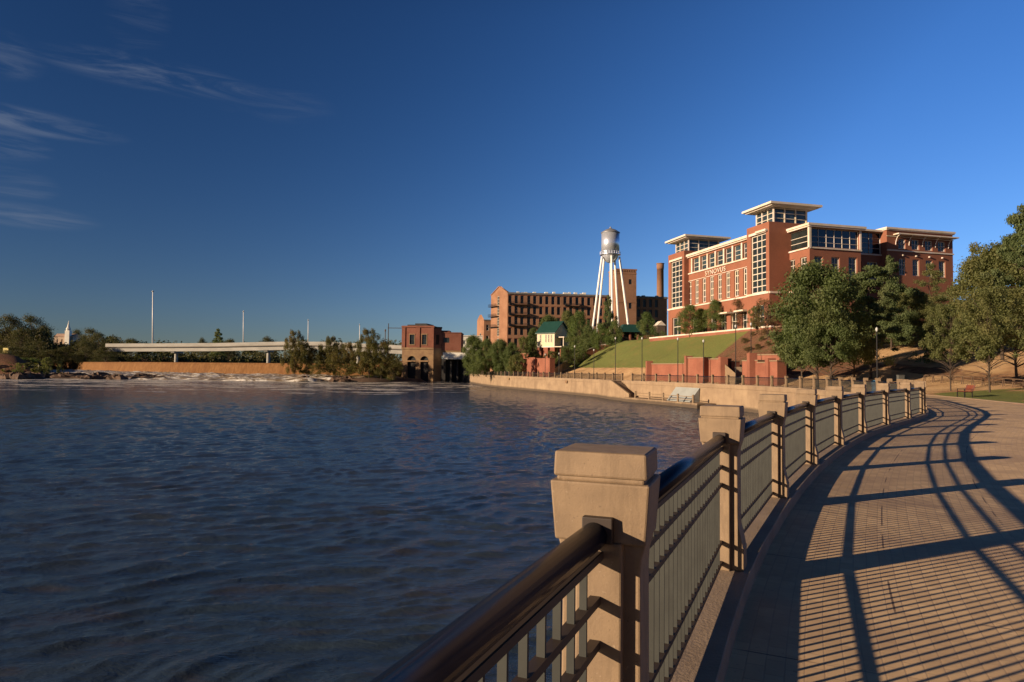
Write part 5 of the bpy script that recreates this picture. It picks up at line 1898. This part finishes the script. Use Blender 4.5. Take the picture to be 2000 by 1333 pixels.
# ------------------------------------------------------------------ lamp posts along the promenade
lampY = [(1065, 692, 727, 150, 'lamp post in front of the red brick planter wall'), (1092, 690, 727.5, 140, 'short lamp post at the left foot of the lawn'),
         (1122.5, 676, 727.5, 130, 'lamp post in front of the left end of the lawn'), (1160, 683, 727.5, 122, 'lamp post before the lawn under the left leg of the water tower'),
         (1202, 660, 728, 115, 'lamp post before the lawn under the right leg of the water tower'), (1254, 660, 729, 107, 'lamp post before the lawn below the dark pavilion'),
         (1324, 661, 737, 92, 'lamp post before the left end of the stepped brick terrace'), (1374, 665, 735, 104, 'lamp post behind the middle of the stepped brick terrace'),
         (1437, 636, 735, 92, 'tall lamp post beside the brick terrace steps'), (1467, 632, 728, 98, 'tall lamp post on the mulch bank')]
for (px, yt, yb, Y, lab) in lampY:
    Y = Yd(px, 5.4) if px < 1460 else Yd(px, 12)
    x = P(px, 700, Y).x; z0 = gz(x, Y); zt = P(px, yt, Y).z
    o = thing('lamp_post', (x, Y, z0), 'black ' + lab, 'lamp post', 'lamp posts along the promenade')
    MB().lathe((x, Y, z0), [(.16, -.2), (.16, .25), (.10, .35), (.075, .9), (.055, zt - z0 - .5), (.09, zt - z0 - .45), (.09, zt - z0 - .36)], 8).build('pole', BLACKM, o)
    MB().lathe((x, Y, zt), [(.08, -.36), (.13, -.28), (.17, -.14), (.15, 0), (.08, .08), (.02, .14)], 12).build('globe', GLOBE, o, smooth=True)
x = P(1713, 700, 66).x; z0 = gz(x, 66); zt = P(1713, 641, 66).z
o = thing('lamp_post', (x, 66, z0), 'tall black lamp post with white globe in front of the dark evergreen', 'lamp post', 'lamp posts along the promenade')
MB().lathe((x, 66, z0), [(.16, -.2), (.16, .25), (.10, .35), (.075, .9), (.055, zt - z0 - .5), (.09, zt - z0 - .45), (.09, zt - z0 - .36)], 8).build('pole', BLACKM, o)
MB().lathe((x, 66, zt), [(.06, -.36), (.10, -.28), (.13, -.14), (.11, -.04), (.06, .04), (.02, .08)], 12).build('globe', GLOBE, o, smooth=True)
for k, px in enumerate((969, 977, 985, 994)):
    p = P(px, 695 - k * .8, Yd(px, 4)); x, Y = p.x, p.y; z0 = .0
    o = thing('globe_lamp', (x, Y, z0), ['globe lamp furthest left of the four in front of the dark trees', 'second from left of the four globe lamps before the dark trees', 'third from left of the four globe lamps before the dark trees', 'globe lamp furthest right of the four, nearest the brick planter wall'][k], 'lamp', 'four globe lamps before the dark trees')
    MB().lathe((x, Y, 0), [(.12, -.1), (.06, .5), (.05, p.z - .2)], 8).build('pole', BLACKM, o)
    MB().lathe((x, Y, p.z), [(.05, -.25), (.26, -.15), (.30, .05), (.18, .25), (.01, .3)], 10).build('globe', GLOBE, o, smooth=True)

# ------------------------------------------------------------------ path fence on the right bank
pts = []
for px, yb in ((1806, 747.5), (1840, 747), (1880, 744), (1920, 741.5), (1960, 739), (2000, 735.5), (2060, 731)):
    Y = 70 - (px - 1806) * .055
    pts.append(P(px, yb, Y))
fo = thing('path_fence', pts[0], 'low brown two rail fence climbing the sandy bank behind the bench', 'fence')
q = MB(); dense = []
for a, b in zip(pts[:-1], pts[1:]):
    for k in range(2): dense.append(a.lerp(b, k / 2))
dense.append(pts[-1])
for p in dense: p.z = gz(p.x, p.y)
for p in dense:
    for dx_ in (-.13, .13):
        MB().tube(p + Vector((dx_, 0, -.2)), p + Vector((dx_ * .3, 0, .72)), .045, n=6).build('post', WOODM, fo)
for a, b in zip(dense[:-1], dense[1:]):
    q.tube(a + Vector((0, -.05, .74)), b + Vector((0, -.05, .74)), .05, n=6); q.tube(a + Vector((0, -.05, .45)), b + Vector((0, -.05, .45)), .022, n=5)
q.build('rail', WOODM, fo)

# ------------------------------------------------------------------ red bench on the lawn
def bench(px, yb, Y, rz, label):
    p = P(px, yb, Y); z0 = gz(p.x, Y)
    o = thing('park_bench', (p.x, Y, z0), label, 'bench', None, rz)
    q = MB()
    for k in range(4): q.box(-.8, .8, -.28 + k * .14, -.17 + k * .14, .43, .46)
    q.build('seat', REDP, o, local=True)
    q = MB()
    for k in range(5):
        z = .52 + k * .085; y = .29 + k * .03
        q.hexa([(-.8, y, z), (.8, y, z), (.8, y + .03, z), (-.8, y + .03, z), (-.8, y + .02, z + .07), (.8, y + .02, z + .07), (.8, y + .05, z + .07), (-.8, y + .05, z + .07)])
    q.build('backrest', REDP, o, local=True)
    for x in (-.68, .68):
        q = MB(); q.box(x - .03, x + .03, -.28, -.22, -.05, .43); q.box(x - .03, x + .03, .24, .30, -.05, .5)
        q.box(x - .03, x + .03, -.28, .30, .38, .43); q.tube((x, .28, .45), (x, .46, .98), .028, n=6); q.box(x - .03, x + .03, -.28, .32, .62, .65); q.box(x - .025, x + .025, -.27, -.22, .43, .62)
        q.build('leg', BLACKM, o, local=True)
    return o


bench(1884, 777, 52, R(-104), 'red slatted park bench on the lawn beside the promenade')
# blue bin
p = P(1709.5, 745, 64); z0 = gz(p.x, 64)
bb = thing('litter_bin', (p.x, 64, z0), 'blue litter bin beside the tall lamp post on the right', 'bin')
MB().lathe((p.x, 64, z0), [(.26, -.02), (.31, .1), (.34, 1.0), (.30, 1.02)], 14).build('drum', BLUEP, bb, smooth=True)
MB().lathe((p.x, 64, z0 + 1.0), [(.36, .0), (.36, .07), (.22, .25), (.05, .3)], 14).build('lid', BLUEP, bb)
# grey plinth box behind the rail
p = P(1755, 752, 60); bx_ = thing('grey_box', (p.x, 60, 0), 'small dark grey cabinet standing beyond the far bend of the railing', 'cabinet')
p = P(1759, 752, 70); bx_.location = (p.x, p.y, gz(p.x, p.y))
MB().box(-.3, .3, -.2, .2, 0, 1.1).build('body', mat('cabinet_grey', (.08, .085, .08), .6), bx_, local=True)
MB().box(-.33, .33, -.23, .23, 1.1, 1.16).build('lid', mat('cabinet_grey', (.08, .085, .08), .6), bx_, local=True)

# ------------------------------------------------------------------ people and chairs on the terrace (tiny)
SKIN = mat('skin', (.38, .22, .15), .6); SHIRT = mat('white_shirt', (.6, .58, .55), .8); TROUS = mat('dark_trousers', (.03, .03, .05), .8); PINK = mat('pink_shirt', (.5, .25, .24), .8)


def person(px, Y, label, shirt):
    x = P(px, 650, Y).x; z = max(gz(x, Y), 0) + .02
    p = P(px, 650, Y); z0 = GZ + .04
    me = bpy.data.meshes.new('person')
    V = [(0, 0, .95), (0, 0, 1.2), (0, 0, 1.42), (0, 0, 1.53), (0, -.01, 1.62), (0, 0, 1.74), (-.10, 0, .90), (-.11, .02, .5), (-.12, -.04, .08), (-.12, .08, .03), (.10, 0, .90), (.12, -.05, .5), (.13, .02, .08), (.13, .12, .03),
         (-.19, 0, 1.40), (-.24, -.02, 1.12), (-.22, .06, .86), (.19, 0, 1.40), (.25, .0, 1.12), (.20, .12, .90)]
    E = [(0, 1), (1, 2), (2, 3), (3, 4), (4, 5), (0, 6), (6, 7), (7, 8), (8, 9), (0, 10), (10, 11), (11, 12), (12, 13), (2, 14), (14, 15), (15, 16), (2, 17), (17, 18), (18, 19)]
    rad = [.13, .13, .13, .055, .09, .085, .085, .06, .04, .03, .085, .06, .04, .03, .06, .042, .035, .06, .042, .035]
    me.from_pydata(V, E, [])
    o = bpy.data.objects.new('person', me); COL.objects.link(o)
    md = o.modifiers.new('skin', 'SKIN'); md.use_smooth_shade = True
    for i_, r in enumerate(rad): me.skin_vertices[0].data[i_].radius = (r, r * .8)
    me.skin_vertices[0].data[0].use_root = True
    ms = o.modifiers.new('sub', 'SUBSURF'); ms.levels = 1; ms.render_levels = 1
    bpy.context.view_layer.update()
    m2_ = bpy.data.meshes.new_from_object(o.evaluated_get(bpy.context.evaluated_depsgraph_get()))
    bpy.data.objects.remove(o)
    m2_.materials.clear()
    for m_ in (SKIN, shirt, TROUS): m2_.materials.append(m_)
    for pl in m2_.polygons:
        z_ = pl.center.z
        pl.material_index = 2 if z_ < .93 and abs(pl.center.x) < .185 else (1 if .86 < z_ < 1.5 and z_ > .95 else 0)
    o = bpy.data.objects.new('person', m2_); COL.objects.link(o)
    o.location = (x, Y, z0); o.rotation_euler = (0, 0, 2.6)
    tag(o, label, 'person')


person(1458, 133.5, 'person in a white shirt standing on the terrace near the office building doors', SHIRT)
person(1498, 127.5, 'person in a pink shirt walking past the brick wall of the near tower', PINK)
for k, (px, Y, lab) in enumerate(((1425, 141, 'blue folding chair on the terrace, furthest left of the three'), (1444, 137, 'blue folding chair on the terrace, the middle one'), (1453, 134.5, 'blue folding chair on the terrace, nearest the standing person'))):
    x = P(px, 650, Y).x
    o = thing('terrace_chair', (x, Y, GZ + .05), lab, 'chair', 'blue chairs on the terrace', .5 + k)
    MB().box(-.3, .3, -.28, .28, .42, .48).build('seat', BLUED, o, local=True)
    MB().hexa([(-.3, .25, .48), (.3, .25, .48), (.3, .31, .48), (-.3, .31, .48), (-.3, .38, 1.15), (.3, .38, 1.15), (.3, .43, 1.15), (-.3, .43, 1.15)]).build('backrest', BLUED, o, local=True)
    for sx_ in (-.27, .27):
        for sy_ in (-.24, .24): MB().tube((sx_, sy_, 0), (sx_, sy_, .43), .02, n=5).build('leg', WHITEST, o, local=True)

# ------------------------------------------------------------------ trees: right-hand bank
G1 = 'trees on the right bank'
tree(1597, 503, 74, 200, 'oakA', 'broad dark green tree in front of the office building, leftmost of the large trees', group=G1, lift=0.10)
tree(1565, 560, 82, 95, 'oakC', 'smaller dark green tree at the left edge of the large tree group', group=G1, lift=0.12)
tree(1622, 590, 71, 120, 'oakC', 'low leafy tree whose bare trunk stands beside the path behind the railing', group=G1, lift=0.22)
tree(1700, 515, 80, 180, 'pineA', 'dark evergreen with layered boughs behind the tall lamp post', group=G1, lift=0.14)
tree(1741, 497, 96, 114, 'coneA', 'pointed dark conifer left of the gap in front of the wing windows', group=G1)
tree(1668, 540, 76, 114, 'coneB', 'narrow dark olive tree between the broad tree and the evergreen', group=G1, lift=0.15)
tree(1818, 512, 108, 115, 'coneB', 'bright green tree below the right end of the office building', group=G1, lift=0.10)
tree(1780, 560, 100, 100, 'oakB', 'olive green tree behind the red earth ridge', group=G1)
tree(1856, 585, 61, 105, 'wilC', 'slender loose crowned tree with thin straight trunk left of the bench', group=G1, lift=0.26)
tree(1932, 552, 57, 165, 'wilC', 'slender grey trunked tree standing behind the bench', group=G1, lift=0.22)
tree(1905, 470, 85, 132, 'coneB', 'tall olive tree with ragged spiky top near the right edge', group=G1)
tree(1958, 470, 78, 192, 'oakB', 'large olive green tree behind the two slender trees', group=G1, lift=0.20)
tree(2010, 395, 70, 175, 'pineA', 'very tall dark pine cut by the right edge of the picture', group=G1, lift=0.14)
tree(1985, 560, 66, 192, 'oakB', 'wide pale green tree at the right edge above the path fence', group=G1, lift=0.28)
tree(1960, 500, 96, 190, 'oakA', 'deep green tree closing the gap behind the large olive tree', group=G1)
tree(2075, 500, 68, 170, 'oakA', 'large tree mostly outside the right edge', group=G1)
tree(1880, 590, 98, 120, 'oakC', 'dark shaded tree filling the gap behind the slender trees', group=G1)
tree(1640, 610, 98, 110, 'oakC', 'dark rounded tree at the back between broad tree and evergreen', group=G1)
tree(1745, 600, 104, 100, 'oakC', 'dark low tree deep behind the evergreen boughs', group=G1)
tree(1830, 620, 84, 90, 'bushA', 'dark leafy shrub mass behind the red earth ridge', name='shrub', cat='shrub')
# street trees before the building
G2 = 'young trees before the office building'
tree(1347, 594, 146, 64, 'streetA', 'leftmost young green tree before the office building, under the left curtain window', group=G2)
tree(1368, 602, 148, 44, 'streetB', 'small young tree tucked between two larger ones before the building', group=G2)
tree(1396, 585, 141, 56, 'streetB', 'round young green tree before the middle of the office building', group=G2)
tree(1443, 580, 134, 34, 'autumn', 'young tree with dark reddish crown near the standing person', group=G2)
tree(1500, 578, 112, 64, 'autumn', 'thin brownish tree half hiding the foot of the near tower', group=G2)
tree(1478, 596, 122, 40, 'wilC', 'sparse olive sapling just left of the thin brownish tree', group=G2)
# around the water tower and yellow house
G3 = 'trees round the water tower'
tree(1188, 575, 204, 58, 'coneA', 'tall pointed tree between the legs of the water tower', group=G3, z=7)
tree(1130, 606, 196, 62, 'streetA', 'round green tree right of the yellow house roof', group=G3, z=6)
tree(1150, 634, 192, 50, 'oakC', 'dark tree at the left foot of the water tower', group=G3, z=6)
tree(1173, 634, 188, 46, 'streetB', 'round tree before the left legs of the water tower', group=G3, z=7)
tree(1200, 624, 186, 44, 'streetA', 'leafy tree before the right legs of the water tower', group=G3, z=7.5)
tree(1263, 609, 180, 48, 'streetB', 'round green tree between the pavilion and the office building', group=G3, z=8.5)
tree(1288, 643, 178, 30, 'bushA', 'dark shrub at the corner of the office building', name='shrub', cat='shrub', z=8.8)
tree(1072, 612, 214, 60, 'oakA', 'green tree rising behind the yellow house', group=G3, z=5)
tree(1108, 604, 222, 48, 'oakB', 'pale green tree behind the yellow house gable', group=G3, z=5)
tree(1092, 636, 214, 50, 'oakC', 'dark tree hidden behind the yellow house', group=G3, z=5)
tree(1040, 640, 222, 40, 'oakC', 'dark tree at the left end of the yellow house', group=G3, z=4)
tree(1022, 655, 200, 40, 'wilC', 'brownish thin tree between mill and yellow house', group=G3, z=2)
tree(1140, 655, 178, 46, 'bushA', 'dark shrubs below the yellow house porch', name='shrub', cat='shrub', z=5)
tree(1108, 672, 172, 40, 'bushA', 'low dark shrub under the raised yellow house', name='shrub', cat='shrub', z=3.5)
# dark trees by the end of the wall
G4 = 'dark trees at the end of the river wall'
tree(925, 652, 205, 56, 'oakA', 'leftmost dark leafy tree at the far end of the river wall', group=G4, z=0)
tree(950, 661, 196, 46, 'oakC', 'dark leafy tree second from the left at the end of the river wall', group=G4, z=0)
tree(976, 660, 190, 52, 'oakA', 'dark leafy tree behind the four globe lamps', group=G4, z=0)
tree(1000, 668, 186, 40, 'oakC', 'dark leafy tree before the foot of the mill', group=G4, z=0)
tree(935, 690, 192, 50, 'bushA', 'low dark shrub behind the far railing', name='shrub', cat='shrub', z=0)
tree(1078, 684, 186, 34, 'wilC', 'brown bush under the raised corner of the yellow house', name='shrub', cat='shrub', z=2.5)
tree(1040, 684, 190, 40, 'wilC', 'brownish bush above the left end of the brick planter wall', name='shrub', cat='shrub', z=2)
tree(1010, 690, 176, 40, 'wilC', 'brownish shrub beside the red brick planter wall', name='shrub', cat='shrub', z=0)
# island trees
G5 = 'trees on the river island'
tree(577, 643, 252, 56, 'wilB', 'tallest left tree of the island with thin orange tinged crown', group=G5, z=-2.2)
tree(600, 672, 256, 50, 'wilA', 'leaning thin tree on the left end of the island', group=G5, z=-2.2)
tree(645, 655, 254, 62, 'wilB', 'brownish green tree in the middle of the island', group=G5, z=-2)
tree(660, 672, 250, 46, 'bushB', 'dense dark green bush in the middle of the island', name='shrub', cat='shrub', z=-2)
tree(683, 664, 250, 46, 'wilA', 'dark tree right of the middle of the island', group=G5, z=-2)
tree(722, 640, 243, 74, 'wilB', 'tall airy green tree on the right half of the island', group=G5, z=-2)
tree(745, 668, 240, 50, 'wilA', 'drooping tree below the tall airy tree', group=G5, z=-2)
tree(768, 696, 240, 44, 'bushB', 'dark bush between the island trees and the powerhouse', name='shrub', cat='shrub', z=-2)
tree(700, 702, 247, 60, 'bushB', 'low brush along the right shore of the island', name='shrub', cat='shrub', z=-2.4)
tree(624, 708, 247, 40, 'bushB', 'low brush on the left shore of the island', name='shrub', cat='shrub', z=-2.4)
tree(742, 716, 247, 60, 'bushA', 'dark low brush at the right end of the island', name='shrub', cat='shrub', z=-2.6)
tree(92, 696, 236, 22, 'wilC', 'small yellowish bush on the rock ledge at far left', name='shrub', cat='shrub', z=-2.6)
tree(118, 704, 238, 16, 'wilC', 'tiny brown bush right of the yellowish one on the rock ledge', name='shrub', cat='shrub', z=-2.6)
tree(22, 690, 325, 60, 'bushB', 'dull green bush on the bank below the gatehouse', name='shrub', cat='shrub', z=-1)
tree(60, 696, 322, 44, 'bushA', 'dark bush on the bank right of the gatehouse', name='shrub', cat='shrub', z=-1.5)
tree(38, 708, 232, 20, 'wilC', 'tiny brown bush left of the yellowish one on the rock ledge', name='shrub', cat='shrub', z=-2.6)
# far bank
G6 = 'trees on the far left bank'
FB = [(12, 612, 440, 70, 'farA', 'dark round tree at the left edge of the far bank'), (60, 612, 455, 70, 'farB', 'broad brown tinged tree left of the church'),
      (40, 640, 425, 60, 'farA', 'lower dark tree in front of the left edge trees'), (84, 634, 470, 34, 'farA', 'dark tree just left of the church'),
      (72, 664, 415, 44, 'farB', 'low tree before the church, left side'), (128, 676, 415, 50, 'farA', 'low tree directly below the church'),
      (174, 638, 440, 46, 'farB', 'brown tinged tree just right of the church'), (190, 648, 430, 50, 'farA', 'dark tree at the left end of the highway bridge'),
      (166, 664, 412, 44, 'farA', 'low dark tree right of the church'), (205, 676, 408, 44, 'farB', 'low dark tree below the left end of the highway bridge'),
      (100, 682, 405, 60, 'farA', 'lowest dark tree above the left end of the dam'), (30, 676, 402, 60, 'farB', 'low dark tree behind the gatehouse'),
      (150, 641, 560, 40, 'farB', 'tree line top behind the church'), (222, 654, 560, 50, 'farB', 'far brown tree above the left end of the bridge'),
      (255, 660, 590, 50, 'farA', 'far low tree left of the tallest light mast'), (424, 641, 470, 38, 'coneA', 'pointed green tree beyond the middle of the bridge'),
      (447, 660, 480, 40, 'farB', 'low round tree right of the pointed tree beyond the bridge'), (393, 658, 480, 22, 'farA', 'small tree left of the pointed tree beyond the bridge'),
      (520, 656, 520, 40, 'farA', 'dark low tree beyond the bridge near the second mast')]
for (px, yt, Y, wd, v, lab) in FB: tree(px, yt, Y, wd * 1.3, v, lab, group=G6, z=0.0)
# far woodland that reads as one mass, behind and below the bridge
wood = bpy.data.objects.new('woodland', None)
cs, rr2 = [], []
rs = random.Random(77)
for k in range(420):
    px = rs.uniform(-60, 960); Y = rs.uniform(520, 640)
    top = P(px, 668 + rs.uniform(-5, 6) + (4 if px > 280 else -2), Y).z
    x = P(px, 700, Y).x
    zc = rs.uniform(4, max(6, top))
    cs.append((x, Y, zc)); rr2.append(rs.uniform(3, 5.5))
for k in range(200):
    px = rs.uniform(205, 780); Y = rs.uniform(432, 470)
    x = P(px, 700, Y).x
    cs.append((x, Y, rs.uniform(3, 8))); rr2.append(rs.uniform(2, 3.2))
bpy.data.objects.remove(wood)
for k in range(260):
    px = rs.uniform(-70, 214); Y = rs.uniform(440, 500)
    x = P(px, 700, Y).x; top = P(px, (648 if px < 90 else 676) if px < 148 else 668, Y).z
    cs.append((x, Y, rs.uniform(4, top))); rr2.append(rs.uniform(3, 5))
for k in range(150):
    px = rs.uniform(-90, 92) ; Y = rs.uniform(400, 436)
    x = P(px, 700, Y).x
    if px > 90: Y += 20
    cs.append((x, Y, rs.uniform(-1, 6))); rr2.append(rs.uniform(2, 3.5))
for k in range(90):
    px = rs.uniform(-90, 95); Y = rs.uniform(303, 340)
    cs.append((P(px, 700, Y).x, Y, rs.uniform(-2.5, 1.8))); rr2.append(rs.uniform(1.5, 2.6))
co, fa = leaf_cloud(cs, rr2, 90000, 1.5, 99, .9, 0)
wd = np_mesh('woodland', co, fa, LEAF_F, smooth_=False)
tag(wd, 'distant dark woodland on the far bank behind the highway bridge', 'woodland', kind='stuff')

# shrubs on the mulch bank
rs = random.Random(5)
SHR = [(1455, 672), (1470, 660), (1488, 668), (1500, 680), (1515, 664), (1530, 676), (1462, 690), (1480, 684), (1545, 690), (1512, 694), (1534, 704), (1550, 712)]
gl_ = {}
for k, (px, py) in enumerate(SHR):
    # find where the sight line meets the bank
    best = None
    for Y in np.arange(88, 150, 1.0):
        p = P(px, py, Y); g0 = gz(p.x, Y)
        if g0 >= p.z: best = (p.x, Y, g0); break
    if not best: continue
    x, Y, z0 = best
    o = thing('low_shrub', (x, Y, z0 - .1), 'low dusty green ground shrub in the rows planted on the brown mulch bank', 'shrub', 'low shrubs on the mulch bank', rs.uniform(0, 6))
    for nm, me in zip(('crown', 'trunk'), VAR['bushB']):
        c = bpy.data.objects.new(nm, me); COL.objects.link(c); c.parent = o
        s_ = rs.uniform(1.0, 1.8); c.scale = (s_, s_, rs.uniform(.8, 1.2))
